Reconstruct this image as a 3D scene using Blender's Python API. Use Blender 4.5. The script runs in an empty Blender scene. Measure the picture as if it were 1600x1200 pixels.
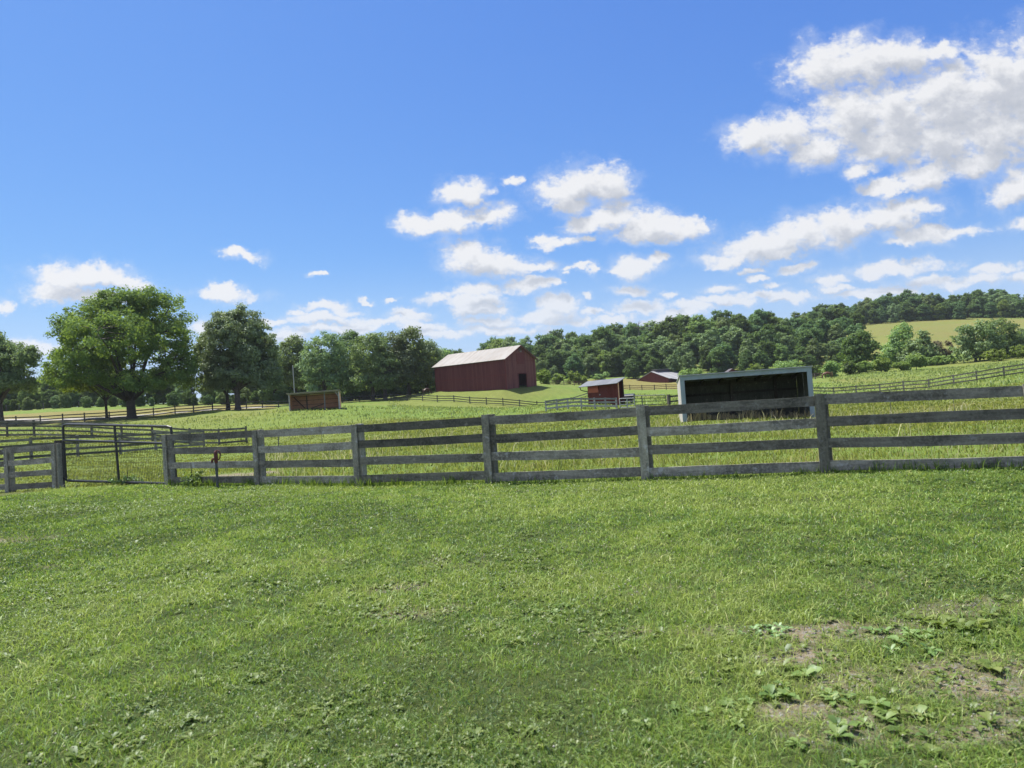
import bpy, math, random
import numpy as np
from mathutils import Vector, Matrix

random.seed(7)
rng = np.random.default_rng(11)
SC = bpy.context.scene
COL = SC.collection
R = math.radians

# ------------------------------------------------------------------ camera
F = 1110.0                      # focal length in pixels of the 1600 px wide photograph
EYE = 1.6
ROLL = R(4.0)
PITCH = math.atan(25.0 / F)
fw = Vector((0, math.cos(PITCH), math.sin(PITCH)))
r0 = Vector((1, 0, 0)); u0 = Vector((0, -math.sin(PITCH), math.cos(PITCH)))
rt = r0 * math.cos(ROLL) - u0 * math.sin(ROLL)
up = r0 * math.sin(ROLL) + u0 * math.cos(ROLL)
cam_d = bpy.data.cameras.new('camera')
cam = bpy.data.objects.new('camera', cam_d)
COL.objects.link(cam)
m = Matrix.Identity(4)
for i in range(3):
    m[i][0] = rt[i]; m[i][1] = up[i]; m[i][2] = -fw[i]
m[2][3] = EYE
cam.matrix_world = m
cam_d.sensor_width = 36.0
cam_d.lens = 36.0 * F / 1600.0
cam_d.clip_end = 6000
cam_d.dof.use_dof = True
cam_d.dof.focus_distance = 17.0
cam_d.dof.aperture_fstop = 3.6
SC.camera = cam

def ray(px, py):
    return rt * ((px - 800) / F) - up * ((py - 600) / F) + fw

def at(px, py, d):
    """world point seen at photo pixel px,py at forward distance d"""
    v = ray(px, py)
    p = v * (d / v.y)
    return Vector((p.x, p.y, p.z + EYE))

def on_lawn(px, py):
    v = ray(px, py)
    t = -EYE / v.z
    return Vector((v.x * t, v.y * t, 0))

# ------------------------------------------------------------------ terrain
GP = [
    # paddock on the left
    (51, 722, 42), (124, 717, 45), (190, 711, 48.5), (245, 705, 52),
    (-60, 728, 39), (-60, 684, 56), (11, 682, 57), (53, 682, 57.5), (143, 685, 58), (190, 689, 58), (238, 691, 58), (297, 695, 58), (385, 692, 58),
    (435, 690, 58), (520, 685, 60),
    # fence under the big trees and what lies beyond
    (-80, 671, 102), (25, 664, 103), (63, 663, 104), (171, 656, 106), (240, 651, 107), (303, 645, 110), (333, 642, 113), (436, 637, 128),
    (0, 656, 114), (100, 653, 118), (230, 648, 122), (0, 652, 135), (100, 648, 135), (200, 645, 140), (330, 637, 145), (100, 637, 172), (0, 643, 170), (200, 634, 175), (330, 631, 180), (-100, 648, 170),
    # brown shelter and middle pasture
    (455, 642, 89), (507, 641, 88), (532, 638, 91), (350, 655, 85), (300, 662, 80), (600, 690, 38), (600, 652, 78), (600, 634, 115),
    (586, 626, 150), (660, 627, 142), (709, 629, 135), (760, 633, 131), (812, 637, 129), (866, 639, 125),
    (700, 652, 75), (700, 690, 38), (800, 655, 72), (800, 692, 38), (760, 638, 110),
    # barn knoll
    (681, 612, 152), (740, 610, 147), (792, 609, 140), (841, 603, 148), (870, 612, 140), (760, 606, 165), (820, 600, 170), (700, 610, 175),
    (881, 602, 203), (914, 603, 198), (984, 610, 187), (1041, 609, 180), (1100, 608, 175),
    (853, 644, 72), (964, 638, 72), (940, 630, 78), (1047, 634, 70), (930, 618, 110), (1000, 620, 125),
    (1028, 596, 250), (930, 595, 250), (870, 594, 250), (1120, 592, 240),
    (615, 621, 195), (500, 628, 190), (430, 630, 190), (600, 615, 240), (400, 622, 260),
    # run-in shelter and right hand field
    (1075, 660, 34.6), (1268, 655, 33.4), (1170, 650, 38), (1400, 652, 36), (1560, 640, 34), (1750, 625, 33), (950, 690, 33),
    (1303, 619, 95), (1375, 615, 91), (1451, 608, 86), (1526, 597, 81), (1569, 590, 79), (1680, 575, 75), (1850, 560, 70),
    (1290, 591, 158), (1350, 584, 165), (1480, 573, 172), (1600, 559, 172), (1750, 545, 170), (1400, 596, 125), (1560, 577, 120), (1200, 600, 150),
    # wooded hill
    (700, 602, 290), (800, 598, 290), (900, 592, 275), (1000, 588, 265), (1100, 584, 250), (1200, 580, 245), (1300, 575, 240),
    (1400, 530, 290), (1560, 530, 290), (1480, 548, 230), (1600, 545, 230), (1350, 508, 395), (1450, 502, 400), (1530, 497, 402), (1600, 497, 400), (1720, 495, 395),
]
GW = [  # world points (x, y, z)
    (-40, 420, 14), (60, 420, 17), (110, 410, 22), (0, 700, 24), (300, 700, 45), (-300, 700, 20), (-200, 300, 9), (-120, 260, 9), (-60, 260, 8),
    (170, 400, 29), (300, 520, 40), (240, 380, 26), (40, 345, 15), (90, 330, 17), (-100, 420, 14),
]
pts = []
for (px, py, d) in GP:
    p = at(px, py, d); pts.append((p.x, p.y, p.z))
pts += GW
for k in range(18):
    th = R(k * 20)
    for rr in (1.5, 4, 7, 10):
        pts.append((rr * math.sin(th), rr * math.cos(th), 0))
for th in range(-60, 61, 8):     # the lawn out to the board fence
    rr = 21.0 if th < -10 else 13.5
    pts.append((rr * math.sin(R(th)), rr * math.cos(R(th)), 0.0))
    pts.append((18 * math.sin(R(th)), 18 * math.cos(R(th)), -0.03))
    pts.append((26 * math.sin(R(th)), 26 * math.cos(R(th)), -0.1))
for th in (75, 110, 150, 180, 210, 250, 285):
    for rr in (25, 80, 250, 900):
        pts.append((rr * math.sin(R(th)), rr * math.cos(R(th)), 0.004 * rr))
for px_, d_ in ((1613, 11.0), (1760, 10.4), (1680, 9.0)):
    p_ = at(px_, 600, d_); pts.append((p_.x, p_.y, -.065))
P = np.array(pts)

def lp(x, y):
    r = np.sqrt(x * x + y * y) + 1.0
    th = np.arctan2(x, y)
    return np.stack([np.cos(th) * np.log(r) * 1.0 * 0 + np.sin(th) * 2.6, np.cos(th) * 2.6, np.log(r) * 1.25], -1)
Q = lp(P[:, 0], P[:, 1])
C2 = 0.06 ** 2
def kern(a, b):
    d2 = ((a[:, None, :] - b[None, :, :]) ** 2).sum(-1)
    return np.sqrt(d2 + C2)
n = len(P)
A = np.zeros((n + 1, n + 1))
A[:n, :n] = kern(Q, Q) - np.eye(n) * 0.004
A[:n, n] = 1; A[n, :n] = 1
W = np.linalg.solve(A, np.append(P[:, 2], 0))

def H(x, y):
    x = np.atleast_1d(np.asarray(x, float)); y = np.atleast_1d(np.asarray(y, float))
    out = np.empty(len(x))
    for s in range(0, len(x), 20000):
        q = lp(x[s:s + 20000], y[s:s + 20000])
        out[s:s + 20000] = kern(q, Q) @ W[:n] + W[n]
    return out
def h1(x, y): return float(H([x], [y])[0])

# cheap value noise for masks
_perm = rng.random((256, 256))
def vnoise(x, y):
    xi = np.floor(x).astype(int); yi = np.floor(y).astype(int)
    fx = x - xi; fy = y - yi
    fx = fx * fx * (3 - 2 * fx); fy = fy * fy * (3 - 2 * fy)
    g = lambda a, b: _perm[a % 256, b % 256]
    return (g(xi, yi) * (1 - fx) + g(xi + 1, yi) * fx) * (1 - fy) + (g(xi, yi + 1) * (1 - fx) + g(xi + 1, yi + 1) * fx) * fy
def fbm(x, y, o=4):
    s = 0; a = 0.5
    for k in range(o):
        s = s + a * vnoise(x * 2 ** k + 17.3 * k, y * 2 ** k - 9.1 * k); a *= 0.5
    return s / (1 - 0.5 ** o)

# bare patches in the lawn (pixel centre, radii in metres, strength)
BARE = []
for (px, py, rx, ry, s) in [(1590, 1070, .7, .26, .8), (1530, 1035, .45, .15, .7), (1250, 1025, .35, .2, .8), (1180, 985, .7, .14, .62), (990, 992, .4, .14, .58),
                            (1330, 985, .7, .25, .75), (1420, 1060, .7, .25, .7), (1260, 1110, .3, .12, .75), (1545, 950, .7, .25, .5),
                            (650, 955, .5, .25, .7), (625, 918, .45, .25, .6), (20, 888, .9, .3, .6), (20, 842, 1.0, .35, .55), (60, 862, .9, .25, .5), (300, 830, .8, .3, .35),
                            (690, 880, .9, .4, .45), (1120, 920, 1.4, .5, .4), (1330, 920, 1.5, .5, .4), (480, 880, .8, .35, .45), (1500, 1130, .9, .25, .7), (1300, 860, 2, .6, .3), (1050, 870, 1.4, .4, .3)]:
    c = on_lawn(px, py); BARE.append((c.x, c.y, rx, ry, s))
c = at(375, 742, 20.5); BARE.append((c.x, c.y, 1.3, 1.1, 1.0))
def bare(x, y):
    b = np.zeros_like(x)
    nz = fbm(x * 2.3, y * 2.3, 4)
    for (cx, cy, rx, ry, s) in BARE:
        q = ((x - cx) / rx) ** 2 + ((y - cy) / ry) ** 2
        b = np.maximum(b, s * np.clip(1.35 - q * 0.9, 0, 1))
    nz2 = fbm(x * 7 + 5, y * 7, 3)
    return np.clip((b * (0.1 + 1.0 * nz + .9 * nz2) - 0.42) * 1.9, 0, 1)

# front fence line (post feet)
FP = [(262, 18.7), (403, 17.1), (560, 15.35), (765, 13.75), (1010, 12.65), (1290, 12.0), (1619, 10.95)]
FOOT = {262: 755, 403: 755, 560: 757, 765: 757, 1010: 756, 1290: 743, 1619: 738}
fence_xy = []
for (px, d) in FP:
    p = at(px, FOOT[px], d); fence_xy.append((p.x, p.y))
p = fence_xy[-1]; q = fence_xy[-2]
for k in range(1, 4):
    fence_xy.append((p[0] + (p[0] - q[0]) * k, p[1] + (p[1] - q[1]) * k * 0.95))
FXA = np.array([-40, -26] + [a for a, b in fence_xy] + [60.0]); FYA = np.array([38, 24.5] + [b for a, b in fence_xy] + [fence_xy[-1][1] - 6])
gate_l = at(98, 757, 21.3)
FXA[1] = gate_l.x - 6; FYA[1] = gate_l.y + 1.2
def beyond(x, y):          # >0 past the board fence
    return y - np.interp(x, FXA, FYA)

def dry(x, y):
    """how straw-yellow the field is (its own colour)"""
    r = np.hypot(x, y)
    nz = fbm(x * .05 + 3, y * .05, 4)
    d = np.clip((nz - .42) * 1.6, 0, .45) * np.clip((r - 10) / 30, 0, 1)
    a = np.degrees(np.arctan2(x, y))
    left = ((a < -18.5) & (r > 122) & (r < 176)).astype(float)
    hill = ((a > 22) & (r > 262) & (r < 480)) * (.35 + .6 * fbm(x * .02, y * .06, 3))
    strip = ((a > 6.0) & (a < 15) & (r > 196) & (r < 262)).astype(float)
    rightf = ((a > 24) & (r > 95) & (r < 190)) * (.12 + .5 * np.clip(nz - .35, 0, 1))
    return np.clip(np.maximum.reduce([d, left, hill, strip, d * .8 + rightf]), 0, 1)

# ------------------------------------------------------------------ materials
def newmat(name):
    mt = bpy.data.materials.new(name); mt.use_nodes = True
    nt = mt.node_tree; nt.nodes.clear()
    o = nt.nodes.new('ShaderNodeOutputMaterial')
    return mt, nt, o
def N(nt, typ, **kw):
    nd = nt.nodes.new(typ)
    for k, v in kw.items():
        if k == 'inp':
            for kk, vv in v.items():
                if isinstance(vv, bpy.types.NodeSocket): nt.links.new(vv, nd.inputs[kk])
                else: nd.inputs[kk].default_value = vv
        else: setattr(nd, k, v)
    return nd
def rgba(c): return (c[0], c[1], c[2], 1.0)
def mixc(nt, fac, a, b, mode='MIX'):
    nd = nt.nodes.new('ShaderNodeMix'); nd.data_type = 'RGBA'; nd.blend_type = mode
    for s, v in ((nd.inputs[0], fac), (nd.inputs[6], a), (nd.inputs[7], b)):
        if isinstance(v, bpy.types.NodeSocket): nt.links.new(v, s)
        elif isinstance(v, (tuple, list)): s.default_value = rgba(v)
        else: s.default_value = v
    return nd.outputs[2]
def ramp(nt, fac, stops):
    nd = nt.nodes.new('ShaderNodeValToRGB')
    while len(nd.color_ramp.elements) < len(stops): nd.color_ramp.elements.new(0.5)
    for e, (p, c) in zip(nd.color_ramp.elements, stops):
        e.position = p; e.color = rgba(c) if not isinstance(c, (int, float)) else (c, c, c, 1)
    nt.links.new(fac, nd.inputs[0])
    return nd.outputs[0]
def mth(nt, op, a, b=None, c=None, clamp=False):
    nd = nt.nodes.new('ShaderNodeMath'); nd.operation = op; nd.use_clamp = clamp
    for i, v in enumerate((a, b, c)):
        if v is None: continue
        if isinstance(v, bpy.types.NodeSocket): nt.links.new(v, nd.inputs[i])
        else: nd.inputs[i].default_value = v
    return nd.outputs[0]
def noise(nt, vec, scale, detail=4, rough=.55, dist=0):
    nd = N(nt, 'ShaderNodeTexNoise', inp={'Scale': scale, 'Detail': detail, 'Roughness': rough, 'Distortion': dist})
    nt.links.new(vec, nd.inputs['Vector'])
    return nd.outputs['Fac']
def mapping(nt, vec, scale=(1, 1, 1), rot=(0, 0, 0)):
    nd = N(nt, 'ShaderNodeMapping', inp={'Scale': scale, 'Rotation': rot})
    nt.links.new(vec, nd.inputs['Vector'])
    return nd.outputs[0]
def objco(nt): return N(nt, 'ShaderNodeTexCoord').outputs['Object']
def geopos(nt): return N(nt, 'ShaderNodeNewGeometry').outputs['Position']
def attr(nt, name): return N(nt, 'ShaderNodeAttribute', attribute_name=name).outputs['Fac']
def bump(nt, h, strength=.3, dist=.02):
    return N(nt, 'ShaderNodeBump', inp={'Strength': strength, 'Distance': dist, 'Height': h}).outputs[0]
def principled(nt, out, col, rough=.7, normal=None, spec=.3, metal=0):
    b = N(nt, 'ShaderNodeBsdfPrincipled', inp={'Roughness': rough, 'Metallic': metal, 'Specular IOR Level': spec})
    if isinstance(col, bpy.types.NodeSocket): nt.links.new(col, b.inputs['Base Color'])
    else: b.inputs['Base Color'].default_value = rgba(col)
    if normal is not None: nt.links.new(normal, b.inputs['Normal'])
    nt.links.new(b.outputs[0], out.inputs[0])
    return b

MAT = {}
def wood(name, light, dark, along=(1, 1, 1), mould=.5):
    mt, nt, o = newmat(name)
    co = objco(nt)
    rnd = N(nt, 'ShaderNodeObjectInfo').outputs['Random']
    off = N(nt, 'ShaderNodeVectorMath', operation='MULTIPLY_ADD', inp={0: co, 1: (1, 1, 1)})
    cmb = N(nt, 'ShaderNodeCombineXYZ', inp={'X': mth(nt, 'MULTIPLY', rnd, 37.0), 'Y': mth(nt, 'MULTIPLY', rnd, 11.0), 'Z': mth(nt, 'MULTIPLY', rnd, 5.0)})
    nt.links.new(cmb.outputs[0], off.inputs[2])
    v = off.outputs[0]
    grain = noise(nt, mapping(nt, v, along), 3.2, 6, .68)
    blot = noise(nt, v, 1.5, 6, .68)
    fine = noise(nt, v, 22, 4, .65)
    c = mixc(nt, ramp(nt, grain, [(.32, 0), (.68, 1)]), dark, light)
    c = mixc(nt, ramp(nt, blot, [(.46, 0), (.62, mould)]), c, tuple(x * .3 for x in dark))
    c = mixc(nt, ramp(nt, fine, [(.45, 0), (.75, .5)]), c, tuple(min(1, x * 1.5) for x in light))
    lich = noise(nt, v, 6.5, 5, .6)
    c = mixc(nt, ramp(nt, lich, [(.60, 0), (.68, .55)]), c, tuple(min(.45, x * 1.9 + .03) for x in light))
    tint = mth(nt, 'MULTIPLY_ADD', rnd, .85, .58)
    hsv = N(nt, 'ShaderNodeHueSaturation', inp={'Value': tint, 'Color': c})
    principled(nt, o, hsv.outputs[0], .85, bump(nt, grain, .6, .012), .2)
    MAT[name] = mt
wood('grey_board', (.32, .30, .25), (.13, .12, .10), (.5, .5, 5), .6)
wood('dark_board', (.20, .19, .155), (.085, .08, .065), (.5, .5, 5), .6)
wood('grey_post', (.30, .285, .23), (.135, .128, .103), (6, 6, .5), .45)
wood('far_board', (.12, .115, .105), (.06, .06, .055), (1, 1, 4), .4)
wood('far_brown_board', (.17, .10, .07), (.08, .05, .04), (1, 1, 4), .4)
wood('weathered_board', (.33, .33, .32), (.18, .18, .175), (1, 1, 4), .3)
wood('brown_plank', (.74, .40, .24), (.45, .225, .135), (.6, .6, 7), .25)
wood('bark', (.10, .085, .07), (.045, .04, .035), (7, 7, .8), .4)
wood('pale_bark', (.20, .18, .16), (.10, .09, .08), (7, 7, .8), .4)
wood('dark_plank', (.10, .09, .08), (.045, .04, .036), (8, 8, .7), .4)
wood('inner_plank', (.13, .13, .11), (.06, .065, .055), (8, 8, .5), .4)

def paint_mat(name, col, worn, rust=.3, boards=None, rough=.65, spec=.3):
    mt, nt, o = newmat(name)
    co = objco(nt)
    v = noise(nt, mapping(nt, co, (1, 1, .25)), 1.6, 6, .65)
    f2 = noise(nt, co, 14, 4, .6)
    c = mixc(nt, ramp(nt, v, [(.38, 0), (.75, rust)]), col, worn)
    c = mixc(nt, mth(nt, 'MULTIPLY', f2, .25), c, tuple(x * .5 for x in col))
    nrm = None
    if boards:
        ax, w = boards
        s = N(nt, 'ShaderNodeSeparateXYZ', inp={0: co}).outputs[ax]
        k = mth(nt, 'DIVIDE', s, w)
        fr = mth(nt, 'FRACT', k)
        gap = mth(nt, 'COMPARE', fr, .5, .44)
        idx = mth(nt, 'FLOOR', k)
        wn = N(nt, 'ShaderNodeTexWhiteNoise', noise_dimensions='1D'); nt.links.new(idx, wn.inputs['W'])
        c = mixc(nt, mth(nt, 'MULTIPLY', wn.outputs[0], .75), c, worn); c = mixc(nt, mth(nt, 'MULTIPLY', mth(nt, 'SUBTRACT', 1.0, gap), .7), c, tuple(x * .3 for x in col))
        hs = mth(nt, 'ADD', gap, mth(nt, 'MULTIPLY', f2, .1))
        nrm = bump(nt, hs, .9, .02)
    principled(nt, o, c, rough, nrm, spec)
    MAT[name] = mt
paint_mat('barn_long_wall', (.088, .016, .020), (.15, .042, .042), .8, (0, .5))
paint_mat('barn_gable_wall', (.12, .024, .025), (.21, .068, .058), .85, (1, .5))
paint_mat('barn_trim', (.13, .022, .022), (.19, .04, .035), .5)
paint_mat('shed_red', (.115, .020, .019), (.155, .036, .03), .6, (0, .22))
paint_mat('shed_hatch', (.42, .11, .09), (.48, .17, .13), .5)
paint_mat('white_paint', (.29, .355, .41), (.20, .22, .23), .7)
paint_mat('white_wall', (.50, .47, .44), (.36, .32, .28), .6)
paint_mat('cream_roof', (.20, .165, .14), (.165, .135, .115), .5)
paint_mat('black_metal', (.018, .018, .02), (.05, .045, .04), .3, None, .35, .5)
paint_mat('grey_metal', (.38, .39, .40), (.25, .25, .25), .4, None, .4, .5)
paint_mat('green_metal', (.05, .075, .065), (.08, .09, .08), .4, None, .45, .5)
paint_mat('bin_dark', (.022, .03, .03), (.05, .05, .045), .4, None, .5, .5)
paint_mat('hydrant_red', (.13, .035, .028), (.07, .035, .028), .7, None, .5, .4)
paint_mat('hydrant_pipe', (.07, .075, .08), (.14, .14, .13), .5, None, .45, .5)
paint_mat('dark_roof', (.10, .09, .10), (.06, .05, .05), .5)
paint_mat('horse_chestnut', (.13, .05, .028), (.18, .08, .045), .5, None, .5, .4)
paint_mat('horse_bay', (.06, .028, .02), (.09, .04, .03), .5, None, .5, .4)
paint_mat('horse_hair', (.03, .02, .016), (.06, .04, .03), .5)
paint_mat('horse_flax', (.35, .2, .1), (.3, .15, .08), .5)
paint_mat('insulator', (.10, .10, .10), (.2, .2, .2), .3)

def metal_roof(name, base, rustc, rust, axis, w):
    mt, nt, o = newmat(name)
    co = objco(nt)
    s = N(nt, 'ShaderNodeSeparateXYZ', inp={0: co}).outputs[axis]
    rib = mth(nt, 'PINGPONG', s, w)
    st = [1, 1, 1]; st[axis] = 5
    v = noise(nt, mapping(nt, co, tuple(x * .35 for x in st)), 1.2, 6, .65)
    big = noise(nt, co, .22, 4, .6)
    fac = mth(nt, 'MULTIPLY', ramp(nt, v, [(.4, 0), (.7, 1)]), ramp(nt, big, [(.3, .2), (.6, rust)]))
    k = mth(nt, 'FLOOR', mth(nt, 'DIVIDE', s, w * 6))
    wn = N(nt, 'ShaderNodeTexWhiteNoise', noise_dimensions='1D'); nt.links.new(k, wn.inputs['W'])
    c = mixc(nt, mth(nt, 'MULTIPLY', wn.outputs[0], .6), base, tuple(x * .62 for x in base))
    c = mixc(nt, fac, c, rustc)
    principled(nt, o, c, .55, bump(nt, rib, .6, .05), .4)
    MAT[name] = mt
metal_roof('barn_roof', (.205, .195, .182), (.105, .07, .046), .9, 0, .12)
metal_roof('shed_roof', (.13, .14, .15), (.10, .10, .10), .4, 0, .1)
metal_roof('far_barn_roof', (.30, .30, .31), (.22, .2, .19), .35, 1, .15)
metal_roof('rusty_roof', (.36, .33, .30), (.25, .15, .10), .7, 0, .1)

def leaf_mat(name, c0, c1, c2, trans=.38, gloss=.06, tcol=None, c3=None, rgh=.55):
    mt, nt, o = newmat(name)
    t = attr(nt, 'tone')
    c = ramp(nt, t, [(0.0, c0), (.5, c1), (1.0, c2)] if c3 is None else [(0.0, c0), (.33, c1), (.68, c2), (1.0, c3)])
    rnd = N(nt, 'ShaderNodeObjectInfo').outputs['Random']
    hsv = N(nt, 'ShaderNodeHueSaturation', inp={'Color': c, 'Value': mth(nt, 'MULTIPLY_ADD', rnd, .65, .70), 'Hue': mth(nt, 'MULTIPLY_ADD', rnd, .05, .472), 'Saturation': mth(nt, 'MULTIPLY_ADD', rnd, -.25, 1.1)})
    c = hsv.outputs[0]
    d = N(nt, 'ShaderNodeBsdfDiffuse', inp={'Color': c})
    tc = mixc(nt, .55, c, tcol or (c2[0] * 1.25, c2[1] * 1.25, c2[2] * .7))
    tr = N(nt, 'ShaderNodeBsdfTranslucent', inp={'Color': tc})
    g = N(nt, 'ShaderNodeBsdfGlossy', inp={'Color': (.9, .95, 1, 1), 'Roughness': rgh})
    m1 = N(nt, 'ShaderNodeMixShader', inp={0: trans, 1: d.outputs[0], 2: tr.outputs[0]})
    m2 = N(nt, 'ShaderNodeMixShader', inp={0: gloss, 1: m1.outputs[0], 2: g.outputs[0]})
    nt.links.new(m2.outputs[0], o.inputs[0])
    MAT[name] = mt
leaf_mat('oak_leaf', (.04, .09, .018), (.105, .18, .028), (.24, .32, .045), .44, .012)
leaf_mat('maple_leaf', (.09, .145, .055), (.15, .215, .085), (.24, .30, .14), .34, .04)
leaf_mat('row_leaf', (.088, .148, .055), (.148, .225, .078), (.23, .31, .11), .38, .02)
leaf_mat('forest_leaf', (.042, .088, .028), (.085, .158, .042), (.165, .25, .062), .38, .015)
leaf_mat('bush_leaf', (.11, .18, .04), (.17, .26, .055), (.25, .35, .09), .42, .015)
leaf_mat('olive_leaf', (.12, .115, .065), (.18, .165, .095), (.24, .2, .125), .3, .01)
leaf_mat('grass_blade', (.03, .075, .022), (.115, .215, .032), (.225, .325, .045), .44, .022, (.27, .37, .03), (.40, .40, .13), .5)
leaf_mat('pasture_blade', (.11, .155, .035), (.19, .245, .05), (.36, .345, .13), .45, .02, (.32, .36, .06))
leaf_mat('straw_blade', (.30, .25, .12), (.42, .36, .18), (.55, .48, .27), .4, .02, (.5, .42, .18))
leaf_mat('weed_leaf', (.06, .125, .028), (.135, .225, .05), (.26, .34, .12), .35, .03, (.24, .34, .04), None, .5)
leaf_mat('clover_flower', (.40, .45, .26), (.50, .52, .36), (.62, .62, .50), .3, .02, (.7, .7, .5))
leaf_mat('stone', (.14, .135, .125), (.22, .21, .20), (.36, .35, .33), .0, .02)

def terrain_mat():
    mt, nt, o = newmat('ground_grass')
    p = geopos(nt)
    n1 = noise(nt, p, .35, 6, .6)
    n2 = noise(nt, p, 3.1, 5, .65)
    n3 = noise(nt, p, 26, 4, .7)
    n4 = noise(nt, mapping(nt, p, (1, .45, 1)), 1.1, 6, .7)
    far = attr(nt, 'far')
    gnear = mixc(nt, n2, (.028, .04, .014), (.075, .095, .03))
    gfar = mixc(nt, ramp(nt, n4, [(.33, 0), (.68, 1)]), (.085, .145, .026), (.16, .225, .042))
    gfar = mixc(nt, ramp(nt, n1, [(.45, 0), (.75, .3)]), gfar, (.20, .20, .065))
    g = mixc(nt, far, gnear, gfar)
    g = mixc(nt, mth(nt, 'MULTIPLY', n3, .5), g, (.06, .085, .02))
    yel = mixc(nt, n2, (.135, .115, .04), (.185, .16, .058))
    yel = mixc(nt, ramp(nt, n1, [(.4, 0), (.7, .6)]), yel, (.17, .18, .05))
    g = mixc(nt, attr(nt, 'dry'), g, yel)
    soil = mixc(nt, n2, (.12, .098, .06), (.215, .178, .118))
    soil = mixc(nt, ramp(nt, n3, [(.5, 0), (.62, .8)]), soil, (.25, .245, .225))
    g = mixc(nt, attr(nt, 'bare'), g, soil)
    hh = mth(nt, 'ADD', mth(nt, 'MULTIPLY', n2, .6), mth(nt, 'MULTIPLY', n3, .4))
    principled(nt, o, g, .95, bump(nt, hh, .8, .12), .1)
    MAT['ground_grass'] = mt
terrain_mat()
def plain_noise(name, a, b, sc, rough=.9):
    mt, nt, o = newmat(name)
    c = mixc(nt, noise(nt, geopos(nt), sc, 6, .7), a, b)
    principled(nt, o, c, rough, None, .15)
    MAT[name] = mt
plain_noise('lane_gravel', (.24, .225, .21), (.33, .315, .29), 1.5)
plain_noise('far_wood', (.035, .06, .04), (.07, .11, .06), .12)

# ------------------------------------------------------------------ mesh helpers
ORG = {}
def link_mesh(name, verts, faces, mat, parent=None, smooth=False, at_=None):
    org = ORG.get(parent.name, Vector()) if parent else Vector()
    me = bpy.data.meshes.new(name)
    V = np.asarray(verts, dtype=np.float32).reshape(-1, 3) - np.array(org, dtype=np.float32)
    if isinstance(faces, np.ndarray):
        k = faces.shape[1]; nf = len(faces)
        me.vertices.add(len(V)); me.vertices.foreach_set('co', V.ravel())
        me.loops.add(nf * k); me.loops.foreach_set('vertex_index', faces.ravel().astype(np.int32))
        me.polygons.add(nf)
        me.polygons.foreach_set('loop_start', np.arange(0, nf * k, k, dtype=np.int32))
        me.polygons.foreach_set('loop_total', np.full(nf, k, dtype=np.int32))
        me.update(calc_edges=True)
    else:
        me.from_pydata([tuple(v) for v in V], [], faces)
    if smooth: me.polygons.foreach_set('use_smooth', np.ones(len(me.polygons), dtype=bool))
    for k, v in (at_ or {}).items():
        a = me.attributes.new(k, 'FLOAT', 'POINT'); a.data.foreach_set('value', np.asarray(v, dtype=np.float32))
    me.materials.append(MAT[mat])
    o = bpy.data.objects.new(name, me); COL.objects.link(o)
    if parent:
        o.parent = parent
        ORG[o.name] = Vector(org)
    else: ORG[o.name] = Vector()
    return o
def tag(o, label=None, cat=None, group=None, kind=None):
    if label: o['label'] = label
    if cat: o['category'] = cat
    if group: o['group'] = group
    if kind: o['kind'] = kind
    return o
def empty(name, loc, label, cat, group=None):
    o = bpy.data.objects.new(name, None); COL.objects.link(o)
    o.location = loc; o.empty_display_size = .2
    ORG[o.name] = Vector(loc)
    return tag(o, label, cat, group)

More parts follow.
